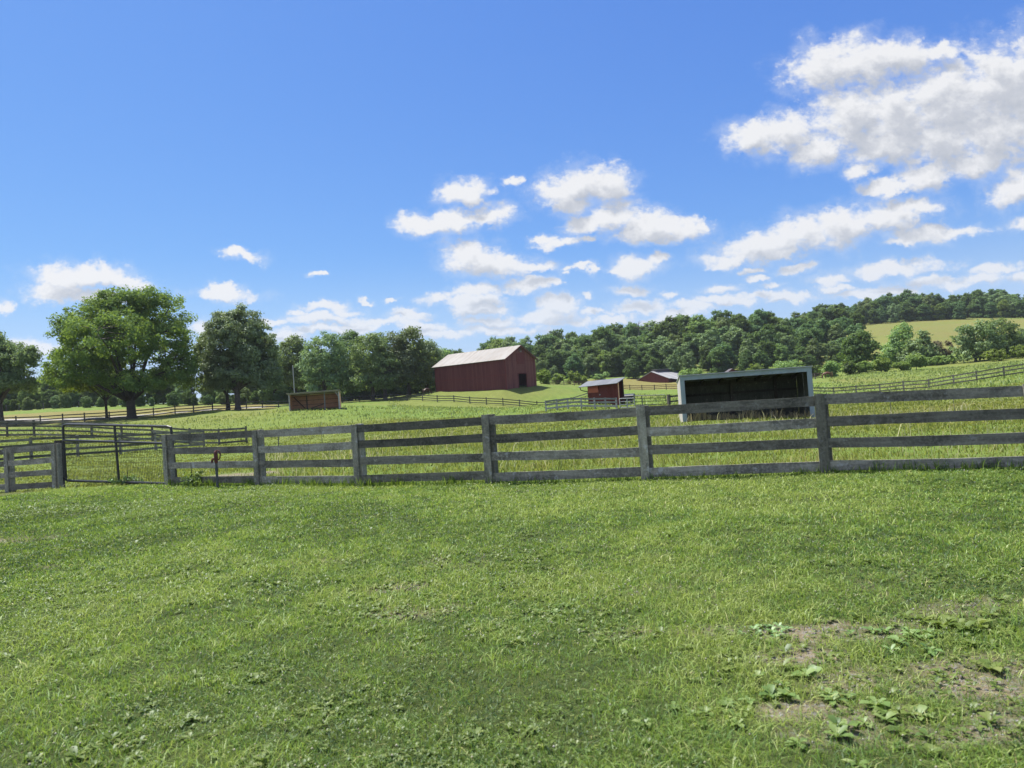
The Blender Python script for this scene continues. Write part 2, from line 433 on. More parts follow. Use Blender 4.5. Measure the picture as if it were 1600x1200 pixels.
class MB:
    def __init__(s): s.v = []; s.f = []
    def hexa(s, c):     # 8 corners: bottom 4 (ccw), top 4
        b = len(s.v); s.v += [tuple(x) for x in c]
        for f in ((0, 3, 2, 1), (4, 5, 6, 7), (0, 1, 5, 4), (1, 2, 6, 5), (2, 3, 7, 6), (3, 0, 4, 7)):
            s.f.append(tuple(b + i for i in f))
        return s
    def box(s, c, half, ax=None):
        c = Vector(c); X, Y, Z = ax or (Vector((1, 0, 0)), Vector((0, 1, 0)), Vector((0, 0, 1)))
        hx, hy, hz = half
        return s.hexa([c + X * a * hx + Y * b * hy + Z * d * hz for d in (-1, 1) for a, b in ((-1, -1), (1, -1), (1, 1), (-1, 1))])
    def bar(s, a, b, w, t, upv=(0, 0, 1), jit=0):
        """board from a to b; w across along upv, t thick"""
        a = Vector(a); b = Vector(b); d = (b - a).normalized(); U = Vector(upv)
        Tn = d.cross(U).normalized(); U = Tn.cross(d).normalized()
        c = []
        for uu in (-1, 1):
            for (e, tt) in ((a, -1), (b, -1), (b, 1), (a, 1)):
                c.append(e + U * (uu * w / 2 + random.uniform(-jit, jit)) + Tn * (tt * t / 2))
        return s.hexa(c)
    def tube(s, pts, rad, nseg=8, cap=True):
        pts = [Vector(p) for p in pts]
        if not hasattr(rad, '__len__'): rad = [rad] * len(pts)
        base = len(s.v); ref = None
        for i, p in enumerate(pts):
            d = (pts[min(i + 1, len(pts) - 1)] - pts[max(i - 1, 0)])
            if d.length < 1e-9: d = Vector((0, 0, 1))
            d.normalize()
            if ref is None: ref = Vector((1, 0, 0)) if abs(d.x) < .8 else Vector((0, 1, 0))
            X = (ref - d * ref.dot(d)).normalized(); Y = d.cross(X); ref = X
            for k in range(nseg):
                a = 2 * math.pi * k / nseg
                s.v.append(tuple(p + X * (math.cos(a) * rad[i]) + Y * (math.sin(a) * rad[i])))
        for i in range(len(pts) - 1):
            for k in range(nseg):
                a = base + i * nseg + k; b = base + i * nseg + (k + 1) % nseg
                s.f.append((a, b, b + nseg, a + nseg))
        if cap:
            s.f.append(tuple(base + k for k in reversed(range(nseg))))
            s.f.append(tuple(base + (len(pts) - 1) * nseg + k for k in range(nseg)))
        return s
    def quad(s, *c):
        b = len(s.v); s.v += [tuple(x) for x in c]; s.f.append(tuple(range(b, b + len(c)))); return s
    def slab(s, poly, thick):
        """polygon (ccw seen from its normal) given thickness against the normal"""
        poly = [Vector(p) for p in poly]
        nrm = (poly[1] - poly[0]).cross(poly[2] - poly[0]).normalized()
        b = len(s.v); k = len(poly)
        s.v += [tuple(p) for p in poly] + [tuple(p - nrm * thick) for p in poly]
        s.f.append(tuple(b + i for i in range(k))); s.f.append(tuple(b + k + i for i in reversed(range(k))))
        for i in range(k):
            j = (i + 1) % k; s.f.append((b + i, b + k + i, b + k + j, b + j))
        return s
    def build(s, name, mat, parent=None, smooth=False):
        return link_mesh(name, s.v, s.f, mat, parent, smooth)

# ------------------------------------------------------------------ ground sheet
def build_ground():
    th = np.concatenate([np.arange(-180, -48, 6), np.arange(-48, 48, .33), np.arange(48, 180, 6)])
    rr = np.concatenate([[0.35], np.geomspace(.8, 60, 190), np.geomspace(61, 480, 190), np.geomspace(490, 1700, 20)])
    T, RR = np.meshgrid(np.radians(th), rr)
    x = (RR * np.sin(T)).ravel(); y = (RR * np.cos(T)).ravel()
    z = H(x, y)
    r = RR.ravel()
    bump_ = (fbm(x * .35, y * .35, 4) - .5) * np.clip((r - 14) / 40, 0, 1) * .35 * np.clip((260 - r) / 100, 0, 1)
    bump_ += (fbm(x * 1.1, y * 1.1, 3) - .5) * .05 * np.clip((60 - r) / 30, 0, 1)
    z = z + bump_
    nt_, nr = len(th), len(rr)
    i = np.arange(nr - 1)[:, None] * nt_; j = np.arange(nt_)[None, :]; j2 = (j + 1) % nt_
    f = np.stack([i + j, i + j2, i + nt_ + j2, i + nt_ + j], -1).reshape(-1, 4)[:, ::-1]
    o = link_mesh('ground', np.stack([x, y, z], -1), f.copy(), 'ground_grass', None, True,
                  {'dry': dry(x, y), 'bare': bare(x, y), 'far': np.clip(beyond(x, y) / 3 + .2, 0, 1)})
    tag(o, 'green lawn, rolling pasture and hay fields rising to the wooded hill', 'ground', None, 'structure')
build_ground()

def Hb(x, y):
    """height of the ground sheet including its small bumps"""
    x = np.asarray(x, float); y = np.asarray(y, float); r = np.hypot(x, y)
    b = (fbm(x * .35, y * .35, 4) - .5) * np.clip((r - 14) / 40, 0, 1) * .35 * np.clip((260 - r) / 100, 0, 1)
    b += (fbm(x * 1.1, y * 1.1, 3) - .5) * .05 * np.clip((60 - r) / 30, 0, 1)
    return H(x, y) + b
def hb(x, y): return float(Hb(np.array([x]), np.array([y]))[0])

# pale gravel lane beyond the tree fence
def ribbon(name, mat, line, w, lift, label):
    xs = []; v = []; f = []
    for k in range(len(line) - 1):
        a = Vector(line[k]); b = Vector(line[k + 1])
        for t in np.linspace(0, 1, 12, endpoint=(k == len(line) - 2)):
            xs.append(a.lerp(b, float(t)))
    for k, p in enumerate(xs):
        d = (xs[min(k + 1, len(xs) - 1)] - xs[max(k - 1, 0)]).normalized(); nrm = Vector((-d.y, d.x))
        for s in np.linspace(-1, 1, 5):
            q = p + nrm * (w / 2 * float(s)); v.append((q.x, q.y, hb(q.x, q.y) + lift))
    for k in range(len(xs) - 1):
        for s in range(4):
            a = k * 5 + s; f.append((a + 1, a, a + 5, a + 6))
    o = link_mesh(name, v, f, mat, None, True)
    tag(o, label, 'lane', None, 'structure')
ribbon('lane', 'lane_gravel', [at(px, py, d).xy for px, py, d in ((-140, 661, 109), (0, 658, 112), (110, 656, 114), (230, 650, 118), (330, 640, 126), (440, 634, 142))], 5.0, .06,
       'pale gravel lane running behind the board fence under the big trees')

# ------------------------------------------------------------------ fences
def fence_run(name, feet, heights, bw, bt, pw, ph, mats, label, group=None, boards=True, cat='fence', sag=.02, pround=False, lean=.01):
    """posts, and either single boards per bay or one long rail per row"""
    o3 = [Vector((x, y, hb(x, y))) for x, y in feet]
    root = empty(name, o3[len(o3) // 2], label, cat, group)
    tops = []
    for i, p in enumerate(o3):
        d = (o3[min(i + 1, len(o3) - 1)] - o3[max(i - 1, 0)]); d.z = 0; d.normalize()
        nn = Vector((-d.y, d.x, 0))
        if nn.y < 0: nn = -nn
        lv = Vector((random.uniform(-lean, lean), random.uniform(-lean, lean), 1)).normalized()
        c = p + nn * (bt / 2 + pw / 2)
        hh = ph * random.uniform(.97, 1.04)
        mb = MB()
        if pround: mb.tube([c - lv * .3, c + lv * hh * .6, c + lv * hh], [pw / 2, pw / 2, pw * .46], 8)
        else: mb.bar(c - lv * .3, c + lv * hh, pw, pw, nn)
        mb.build('post', mats[1], root)
        tops.append((p, nn, lv))
    for hgt in heights:
        if boards:
            for i in range(len(o3) - 1):
                j = random.uniform(-sag, sag); k = random.uniform(-sag, sag)
                MB().bar(o3[i] + Vector((0, 0, hgt + j)), o3[i + 1] + Vector((0, 0, hgt + k)), bw, bt).build('rail', mats[0] if not callable(mats[0]) else mats[0](i), root)
        else:
            mb = MB()
            for i in range(len(o3) - 1):
                j = random.uniform(-sag, sag)
                mb.bar(o3[i] + Vector((0, 0, hgt + j)), o3[i + 1] + Vector((0, 0, hgt + random.uniform(-sag, sag))), bw, bt)
            mb.build('rail', mats[0], root)
    return root, o3

def front_fence(feet, label, matf, name='board_fence', facing_ends=True, wide_first=False):
    o3 = [Vector((x, y, hb(x, y))) for x, y in feet]
    root = empty(name, o3[len(o3) // 2], label, 'fence')
    HS = (.155, .53, .885, 1.245)
    BW = .165; BT = .025
    for i, p in enumerate(o3):
        d = (o3[min(i + 1, len(o3) - 1)] - o3[max(i - 1, 0)]); d.z = 0; d.normalize()
        nn = Vector((-d.y, d.x, 0))          # away from the camera
        if nn.y < 0: nn = -nn
        ln = Vector((random.uniform(-.012, .012), random.uniform(-.01, .01), 1))
        c = p + nn * (BT / 2 + .068) + d * .07
        po = MB().bar(c - Vector((0, 0, .35)), c + ln * (1.335 + random.uniform(-.01, .015)), .13, .13, nn, .003).build('post', 'grey_post', root)
        c = p - nn * (BT / 2 + .014) + d * .0
        MB().bar(c + Vector((0, 0, -.05)), c + ln * (1.335 + random.uniform(0, .012)), .155, .026, d, .004).build('face_board', 'grey_post', root)
    for i in range(len(o3) - 1):
        a, b = o3[i], o3[i + 1]
        d = (b - a).normalized()
        for h_ in HS:
            ja, jb = random.uniform(-.024, .02), random.uniform(-.024, .02)
            A_ = a + d * .004 + Vector((0, 0, h_ + ja)); B_ = b - d * .004 + Vector((0, 0, h_ + jb))
            # slightly bowed board in four pieces of one mesh
            mb = MB(); prev = None; K = 6
            bow = random.uniform(-.012, .008); bowy = random.uniform(-.01, .01)
            dn = Vector((-d.y, d.x, 0)); ring = []
            for k in range(K + 1):
                t = k / K; s = math.sin(math.pi * t)
                c = A_.lerp(B_, t) + Vector((0, 0, bow * s)) + dn * (bowy * s)
                w = BW / 2 + random.uniform(-.004, .004)
                base = len(mb.v)
                for (uu, tt) in ((-1, -1), (-1, 1), (1, 1), (1, -1)):
                    mb.v.append(tuple(c + Vector((0, 0, uu * w)) + dn * (tt * BT / 2)))
                if prev is not None:
                    for e in range(4):
                        e2 = (e + 1) % 4
                        mb.f.append((prev + e, prev + e2, base + e2, base + e))
                else: mb.f.append((base + 3, base + 2, base + 1, base))
                prev = base
            mb.f.append((prev, prev + 1, prev + 2, prev + 3))
            mb.build('rail', matf(i), root)
    return root

front_fence(fence_xy, 'weathered grey four-board fence crossing the front of the pasture, nearest of all the fences', lambda i: 'dark_board' if i in (2,) else 'grey_board')
lf = []
for px, py, d in ((-150, 758, 23.6), (12, 758, 21.6), (86, 757, 20.9)):
    p = at(px, py, d); lf.append((p.x, p.y))
front_fence(lf, 'short run of grey four-board fence left of the black mesh gate', lambda i: 'grey_board')

# heavy gate post
p = at(95, 757, 21.2); gz = hb(p.x, p.y)
gp = empty('gate_post', (p.x, p.y, gz), 'thick dark wooden post that carries the black mesh gate', 'gate post')
MB().tube([(p.x, p.y, gz - .4), (p.x, p.y, gz + 1.0), (p.x - .01, p.y, gz + 1.44)], [.115, .11, .105], 10).build('post', 'dark_plank', gp)
MB().box((p.x + .13, p.y - .02, gz + 1.2), (.05, .02, .02)).build('hinge', 'black_metal', gp)
MB().box((p.x + .13, p.y - .02, gz + .3), (.05, .02, .02)).build('hinge', 'black_metal', gp)

# black mesh gate
def mesh_gate():
    BLt = at(103, 751, 21.0); TLt = at(98, 663, 21.0); TRt = at(267, 666.5, 19.1); BRt = at(276, 756, 19.1)
    root = empty('mesh_gate', (BLt.x, BLt.y, hb(BLt.x, BLt.y)), 'black tubular farm gate with wire mesh lower half', 'gate')
    L = lambda s, t: BLt.lerp(BRt, s).lerp(TLt.lerp(TRt, s), t)
    r_ = .036
    MB().tube([L(1, 0), L(.02, 0), L(0, .02), L(0, .5), L(0, .93), L(.012, .985), L(.04, 1), L(.5, 1), L(.97, 1), L(1, .985), L(1, .9), L(1, .5), L(1, .02)], r_, 8).build('gate_frame', 'black_metal', root)
    MB().tube([L(0, .715), L(1, .70)], r_ * .95, 8).build('cross_bar', 'black_metal', root)
    MB().tube([L(.503, 0), L(.503, 1)], r_ * .95, 8).build('upright', 'black_metal', root)
    mb = MB()
    for k in range(1, 68):
        s = k / 68; mb.tube([L(s, .0), L(s, .71)], .0042, 4, False)
    for k in range(1, 8):
        t = .71 * k / 8; mb.tube([L(0, t), L(1, t)], .0026, 4, False)
    mb.build('wire_mesh', 'black_metal', root)
mesh_gate()

# paddock fences behind the gate
f2 = [at(px, py, d).xy for px, py, d in ((-130, 684, 55), (-83, 684, 56), (-34, 683, 57), (11, 682, 57.5), (53, 682, 58), (98, 683, 58), (143, 685, 58), (190, 689, 58), (238, 691, 58), (297, 695, 58), (342, 694, 58), (385, 692, 58))]
fence_run('paddock_fence', f2, (.2, .55, .9, 1.24), .15, .03, .13, 1.36, ('dark_board', 'dark_board'), 'dark four-board paddock fence running level behind the black mesh gate', 'paddock fences', True)
f3 = [at(px, py, d).xy for px, py, d in ((-110, 733, 36), (-30, 727, 39.5), (51, 722, 42.5), (124, 717, 45.5), (190, 711, 49), (245, 705, 52.5), (320, 698, 56.5))]
fence_run('paddock_fence', f3, (.2, .55, .9, 1.24), .15, .03, .13, 1.36, ('dark_board', 'grey_post'), 'grey board paddock fence slanting away behind the mesh gate, between gate and dark fence', 'paddock fences', True)
f4 = [at(px, py, d).xy for px, py, d in ((-130, 674, 101), (-90, 671, 101.5), (-50, 669, 102), (-12, 666, 102.5), (25, 664, 103), (63, 663, 104), (98, 661, 104.5), (132, 659, 105), (171, 656, 106), (206, 653.5, 106.5), (240, 651, 107), (274, 648, 108.5), (303, 645, 110), (333, 643, 113),
      (360, 641, 116.5), (386, 640, 120), (411, 638.5, 124), (436, 637, 128), (461, 635, 131.5), (486, 632.5, 135.5), (511, 630, 140), (536, 628, 145), (562, 626.5, 150), (586, 626, 150), (611, 626, 148), (636, 626.5, 145), (660, 627, 142), (683, 628, 138), (709, 629, 135), (734, 631, 132.5), (760, 633, 131), (786, 635, 130), (812, 637, 129), (839, 638, 127), (866, 639, 125), (893, 639.5, 122), (920, 639, 118))]
fence_run('pasture_fence', f4, (.3, .72, 1.15), .15, .04, .14, 1.36, ('far_board', 'far_board'), 'long dark three-board fence curving under the big trees and past the large barn', 'dark board fences far off', False)
f5 = [at(px, py, d).xy for px, py, d in ((845, 600.5, 206), (864, 601.5, 205), (881, 602, 203), (897, 602.5, 200.5), (914, 603, 198), (931, 605, 195), (948, 607, 192), (966, 609, 189.5), (984, 610, 187), (1003, 610, 184.5), (1022.5, 610, 182), (1041, 609.5, 180), (1061, 609, 178), (1081, 608.5, 176))]
fence_run('field_fence', f5, (.35, .8, 1.22), .15, .05, .15, 1.45, ('far_brown_board', 'far_board'), 'brown three-board fence right of the big barn in front of the yellow strip', 'dark board fences far off', False)
f6 = [at(px, py, d).xy for px, py, d in ((1235, 624, 98), (1268, 621.5, 96.5), (1303, 619, 95), (1338, 617, 93), (1375, 615, 91), (1412, 612, 88.5), (1451, 608, 86), (1490, 602.5, 83.5), (1526, 597, 81), (1569, 590, 79), (1612, 583.5, 77), (1660, 577, 75.5), (1710, 572, 74))]
fence_run('field_fence', f6, (.3, .72, 1.14), .14, .04, .13, 1.28, ('far_board', 'grey_post'), 'dark three-board fence climbing the slope right of the white shelter', 'dark board fences far off', False)
f7 = [at(px, py, d).xy for px, py, d in ((1225, 592, 158), (1245, 592, 158), (1262, 592, 158), (1274, 591.5, 158), (1286, 591, 158))]
fence_run('field_fence', f7, (.3, .75, 1.2), .16, .04, .15, 1.4, ('far_brown_board', 'far_board'), 'bit of brown fence behind the white shelter, next to the horse', 'dark board fences far off', False)
f8 = [at(px, py, d).xy for px, py, d in ((853.6, 644, 72), (871, 643, 72), (888, 642, 72), (909, 641, 72), (930, 640, 72), (947, 639, 72), (964, 638, 72))]
fence_run('yard_fence', f8, (.3, .68, 1.02), .17, .04, .15, 1.16, ('weathered_board', 'weathered_board'), 'short pale grey board fence in front of the small red shed', None, False)
f9 = [at(px, py, d).xy for px, py, d in ((1047, 635, 70), (1066, 634, 70.5), (1090, 633, 71))]
fence_run('yard_fence', f9, (.4, .9), .15, .05, .26, 1.1, ('far_board', 'dark_plank'), 'two-rail dark fence stub at the left side of the white shelter', None, False)
# wire fence of the yellow field on the far left
f10 = [at(px, py, d).xy for px, py, d in ((-30, 645, 166), (-10, 644, 166.5), (10, 643.5, 167), (30, 643, 168), (49, 642, 168.5), (68, 641, 169), (86, 640, 170), (105, 639, 171), (123, 638, 172), (141, 637, 172.5), (160, 636, 173), (178, 635.5, 174), (197, 635, 175), (216, 634, 175.5))]
fence_run('wire_fence', f10, (.6, 1.3), .05, .03, .2, 1.55, ('far_board', 'far_board'), 'thin post-and-wire fence along the far edge of the yellow field', None, False)

# tubular yard gates
def tube_gate(name, a, b, hgt, rows, mat, label, mids=(.5,)):
    a = Vector(a); b = Vector(b); Z = Vector((0, 0, 1))
    root = empty(name, a, label, 'gate', 'tube gates by the small red shed')
    MB().tube([a + Z * .15, a + Z * (hgt - .08), a.lerp(b, .02) + Z * hgt, a.lerp(b, .98) + Z * hgt, b + Z * (hgt - .08), b + Z * .15, a + Z * .15], .045, 6).build('gate_frame', mat, root)
    for r_ in rows: MB().tube([a + Z * r_, b + Z * r_], .032, 6).build('cross_bar', mat, root)
    for m_ in mids: MB().tube([a.lerp(b, m_) + Z * .15, a.lerp(b, m_) + Z * hgt], .05, 6).build('upright', mat, root)
def g3(px, py, d):
    p = at(px, py, d); return (p.x, p.y, hb(p.x, p.y))
tube_gate('farm_gate', g3(969, 638, 71), g3(992, 637, 71), 1.05, (.45, .75), 'grey_metal', 'light grey tube gate in front of the dark feed bin')
tube_gate('farm_gate', g3(992.5, 637, 73), g3(1041, 635, 71.5), 1.1, (.5, .8), 'green_metal', 'long dark green tube gate between feed bin and white shelter', (.24,))

# thin electric fence stakes in the pasture
for (px, py, d, hg, lab) in ((637, 668, 52, 1.0, 'thin steel stake in the pasture right of the brown shelter'),
                             (707, 668, 52, 1.55, 'thin steel stake in the pasture in front of the barn, taller than the others'),
                             (776, 662, 52, 1.25, 'thin steel stake in the pasture below the barn corner'),
                             (503, 688, 42, 1.0, 'thin steel stake seen under the top rail left of the brown shelter posts'),
                             (435, 690, 44, 1.1, 'stouter dark stake standing alone behind the second fence panel'),
                             (1393, 655, 33, .95, 'thin steel stake in the right field near the white shelter'),
                             (1492, 650, 31, .95, 'thin steel stake in the right field farthest from the white shelter')):
    p = at(px, py, d); z = hb(p.x, p.y)
    t = at(px, py, d); rr_ = .035 if 'stouter' in lab else .014
    root = empty('fence_stake', (p.x, p.y, z), lab, 'stake', 'stakes in the pasture')
    MB().tube([(p.x, p.y, z - .2), (p.x, p.y, z + hg)], rr_, 6).build('rod', 'insulator', root)
    MB().tube([(p.x, p.y, z + hg - .08), (p.x, p.y, z + hg - .03)], rr_ * 1.9, 6).build('insulator_cap', 'insulator', root)

# yard hydrant
def hydrant():
    p = at(340, 759, 17.25); z = hb(p.x, p.y)
    root = empty('yard_hydrant', (p.x, p.y, z), 'rusty red yard hydrant on a dark pipe in front of the board fence', 'hydrant')
    X = Vector((1, -.1, 0)).normalized(); Z = Vector((0, 0, 1)); O = Vector((p.x, p.y, z))
    MB().tube([O - Z * .2, O + Z * .64], .03, 10).build('pipe', 'hydrant_pipe', root)
    MB().tube([O + Z * .42, O + Z * .50], .042, 10).build('collar', 'hydrant_pipe', root)
    hd = MB().tube([O + Z * .60, O + Z * .66, O + Z * .72, O + Z * .82, O + Z * .88, O + Z * .91], [.034, .045, .05, .046, .04, .02], 10).build('head', 'hydrant_red', root)
    MB().tube([O + Z * .71, O - X * .06 + Z * .715, O - X * .10 + Z * .69, O - X * .105 + Z * .62], [.026, .027, .028, .026], 8).build('spout', 'hydrant_red', hd)
    MB().tube([O + Z * .89, O + X * .05 + Z * .91, O + X * .10 + Z * .88, O + X * .115 + Z * .80, O + X * .10 + Z * .72, O + X * .06 + Z * .68], [.016, .017, .017, .016, .016, .018], 8).build('lever', 'hydrant_red', hd)
hydrant()

# ------------------------------------------------------------------ buildings
class Frame:
    """local frame: X along front (to the right), Y away, Z up"""
    def __init__(s, o, ang): s.o = Vector(o); s.X = Vector((math.cos(ang), math.sin(ang), 0)); s.Y = Vector((-math.sin(ang), math.cos(ang), 0)); s.Z = Vector((0, 0, 1)); s.ang = ang
    def __call__(s, x, y, z): return s.o + s.X * x + s.Y * y + s.Z * z
    @property
    def ax(s): return (s.X, s.Y, s.Z)
def fbox(fr, x0, x1, y0, y1, z0, z1, mb=None):
    mb = mb or MB()
    return mb.box(fr((x0 + x1) / 2, (y0 + y1) / 2, (z0 + z1) / 2), (abs(x1 - x0) / 2, abs(y1 - y0) / 2, abs(z1 - z0) / 2), fr.ax)
def local_build(mb, fr, name, mat, parent):
    """build with the object's own axes along the frame so board patterns follow the wall"""
    inv = Matrix((fr.X, fr.Y, fr.Z))
    V = [tuple(inv @ (Vector(v) - fr.o)) for v in mb.v]
    me = bpy.data.meshes.new(name); me.from_pydata(V, [], mb.f); me.materials.append(MAT[mat])
    o = bpy.data.objects.new(name, me); COL.objects.link(o); o.parent = parent
    # world = parent.location + R * v + (fr.o - parent.location)
    org = ORG[parent.name]
    o.matrix_local = Matrix.Translation(fr.o - org) @ Matrix.Rotation(fr.ang, 4, 'Z') if parent.parent is None else parent.matrix_local.inverted() @ Matrix.Translation(fr.o - org) @ Matrix.Rotation(fr.ang, 4, 'Z')
    ORG[o.name] = Vector(org)
    return o

def big_barn():
    cor = at(792, 609, 140); left = at(681, 612, 152.5); right = at(841, 603, 147.4)
    d = (left.xy - cor.xy); Ln = d.length
    ang = math.atan2(-d.y, -d.x)                # X axis points from far end to the near corner
    zb = min(hb(cor.x, cor.y), hb(left.x, left.y), hb(right.x, right.y)) - .1
    zc = at(792, 608.5, 140).z
    fr = Frame((cor.x, cor.y, zc), ang)
    Wd = (right.xy - cor.xy).length * 1.0
    root = empty('big_barn', (cor.x, cor.y, zc), 'large dark red gabled barn with pale rusty metal roof on the knoll', 'barn')
    E = 6.15; RD = 8.75; lo = -1.6
    t = .12
    # long wall facing left-front, near gable with the door opening, back walls
    local_build(fbox(fr, -Ln, -t, 0, t, lo, E), fr, 'long_wall', 'barn_long_wall', root)
    local_build(fbox(fr, -Ln, -t, Wd - t, Wd, lo, E), fr, 'long_wall', 'barn_long_wall', root)
    def gable(x, door):
        mb = MB()
        def prism(poly):
            mb.slab([fr(x, y, z) for y, z in poly], t)
        if door:
            y0, y1, zt = Wd * .40, Wd * .665, 3.05
            prism([(0, lo), (y0, lo), (y0, E), (0, E)])
            prism([(y1, lo), (Wd, lo), (Wd, E), (y1, E)])
            prism([(y0, zt), (y1, zt), (y1, E), (y0, E)])
            prism([(0, E), (Wd, E), (Wd / 2, RD)])
        else:
            prism([(0, lo), (Wd, lo), (Wd, E), (Wd / 2, RD), (0, E)])
        return mb
    local_build(gable(0, True), fr, 'gable_wall', 'barn_gable_wall', root)
    local_build(gable(-Ln + t, False), fr, 'gable_wall', 'barn_gable_wall', root)
    # door trim, hayloft door, peak vent
    y0, y1, zt = Wd * .40, Wd * .665, 3.05
    mb = fbox(fr, .003, .05, y0 - .18, y0, -.6, zt + .16); fbox(fr, .003, .05, y1, y1 + .18, -.6, zt + .16, mb); fbox(fr, .003, .055, y0, y1, zt, zt + .16, mb)
    local_build(mb, fr, 'door_frame', 'barn_trim', root)
    local_build(fbox(fr, .003, .045, Wd * .38, Wd * .62, 5.0, 7.2), fr, 'loft_door', 'barn_trim', root)
    mb = MB().slab([fr(.06, Wd * .5 - .75, RD - .95), fr(.06, Wd * .5 + .75, RD - .95), fr(.06, Wd * .5, RD - .12)], .05)
    local_build(mb, fr, 'peak_vent', 'dark_plank', root)
    mb = fbox(fr, .01, .04, Wd * .05, Wd * .36, E - .55, E - .45); fbox(fr, .01, .04, Wd * .66, Wd * .95, E - .55, E - .45, mb)
    local_build(mb, fr, 'trim_board', 'barn_trim', root)
    local_build(fbox(fr, .05, .35, Wd * .5 - .08, Wd * .5 + .08, RD - 1.3, RD - 1.1), fr, 'hay_hook', 'grey_metal', root)
    local_build(fbox(fr, -.16, .014, -.03, .13, lo, E), fr, 'corner_board', 'barn_trim', root)
    mb = fbox(fr, -Ln, -.18, -.018, -.004, 2.9, 3.02); local_build(mb, fr, 'trim_board', 'barn_trim', root)
    # roof: two slabs with overhang
    sl = (RD - E) / (Wd / 2); ov = .45; og = .4
    mb = MB().slab([fr(-Ln - og, -ov, E - sl * ov + .08), fr(og, -ov, E - sl * ov + .08), fr(og, Wd / 2, RD + .08), fr(-Ln - og, Wd / 2, RD + .08)], .09)
    mb.slab([fr(og, Wd + ov, E - sl * ov + .08), fr(-Ln - og, Wd + ov, E - sl * ov + .08), fr(-Ln - og, Wd / 2, RD + .08), fr(og, Wd / 2, RD + .08)], .09)
    rf = local_build(mb, fr, 'roof', 'barn_roof', root)
    mb = MB().bar(fr(og + .01, -ov, E - sl * ov - .06), fr(og + .01, Wd / 2, RD - .06), .2, .05, fr.X.cross(fr.Y)); mb.bar(fr(og + .01, Wd + ov, E - sl * ov - .06), fr(og + .01, Wd / 2, RD - .06), .2, .05, fr.X.cross(fr.Y))
    local_build(mb, fr, 'barge_board', 'barn_trim', root)
    # earth floor inside
    local_build(fbox(fr, -Ln + .3, -.2, .2, Wd - .2, -1.5, .05), fr, 'floor', 'dark_plank', root)
big_barn()

def red_shed():
    a = at(919.5, 629, 78.3); b = at(967.5, 627.5, 76.6)
    d = (b - a).xy; ang = math.atan2(d.y, d.x); Wd = d.length
    z = hb((a.x + b.x) / 2, a.y) - .05
    fr = Frame((a.x, a.y, z), ang)
    root = empty('red_shed', (a.x, a.y, z), 'small red shed with slanting grey metal roof and open right end', 'shed')
    Dp = 1.75
    def sloped(x0, x1, y0, y1, zz0, ztop):   # ztop(x,y)
        mb = MB(); mb.hexa([fr(x0, y0, zz0), fr(x1, y0, zz0), fr(x1, y1, zz0), fr(x0, y1, zz0), fr(x0, y0, ztop(x0, y0)), fr(x1, y0, ztop(x1, y0)), fr(x1, y1, ztop(x1, y1)), fr(x0, y1, ztop(x0, y1))]); return mb
    zt = lambda x, y: 2.15 + .10 * x / Wd + y * .22
    local_build(sloped(0, Wd, 0, .08, -.4, zt), fr, 'front_wall', 'shed_red', root)
    local_build(sloped(0, .08, .083, Dp - .08, -.4, zt), fr, 'side_wall', 'shed_red', root)
    local_build(sloped(0, Wd, Dp - .08, Dp, -.4, zt), fr, 'back_wall', 'shed_red', root)
    local_build(fbox(fr, Wd - .1, Wd - .01, Dp - .18, Dp - .085, -.4, 2.5), fr, 'post', 'dark_plank', root)
    local_build(fbox(fr, Wd - .02, Wd + .05, -.03, .1, -.4, 2.25), fr, 'corner_board', 'brown_plank', root)
    # hatch board, propped just clear of the wall
    mb = MB().slab([fr(.10, -.07, 1.30), fr(1.28, -.07, 1.30), fr(1.28, -.17, 1.74), fr(.10, -.17, 1.74)], .03)
    mb.slab([fr(.10, -.17, 1.745), fr(1.28, -.17, 1.745), fr(1.28, -.02, 2.10), fr(.10, -.02, 2.10)], .03)
    local_build(mb, fr, 'hatch', 'shed_hatch', root)
    local_build(fbox(fr, 1.36, 1.46, -.05, -.003, .98, 1.10), fr, 'latch', 'grey_metal', root)
    rz = lambda x, y: zt(x, y) + .06
    x0, x1, yy0, yy1 = -.8, Wd + .15, -.75, Dp + .3
    mb = MB().slab([fr(x0, yy0, rz(x0, yy0)), fr(x1, yy0, rz(x1, yy0)), fr(x1, yy1, rz(x1, yy1)), fr(x0, yy1, rz(x0, yy1))], .05)
    rf = local_build(mb, fr, 'roof', 'shed_roof', root)
    mb = MB().tube([fr(x0 + .1, yy0 + .3, rz(x0, yy0) - .05), fr(x0 + .15, yy0 + .4, rz(x0, yy0) - .35), fr(-.35, -.12, 1.55), fr(.0, .0, 1.45)], .05, 6)
    local_build(mb, fr, 'roof_bracket', 'dark_plank', root)
red_shed()

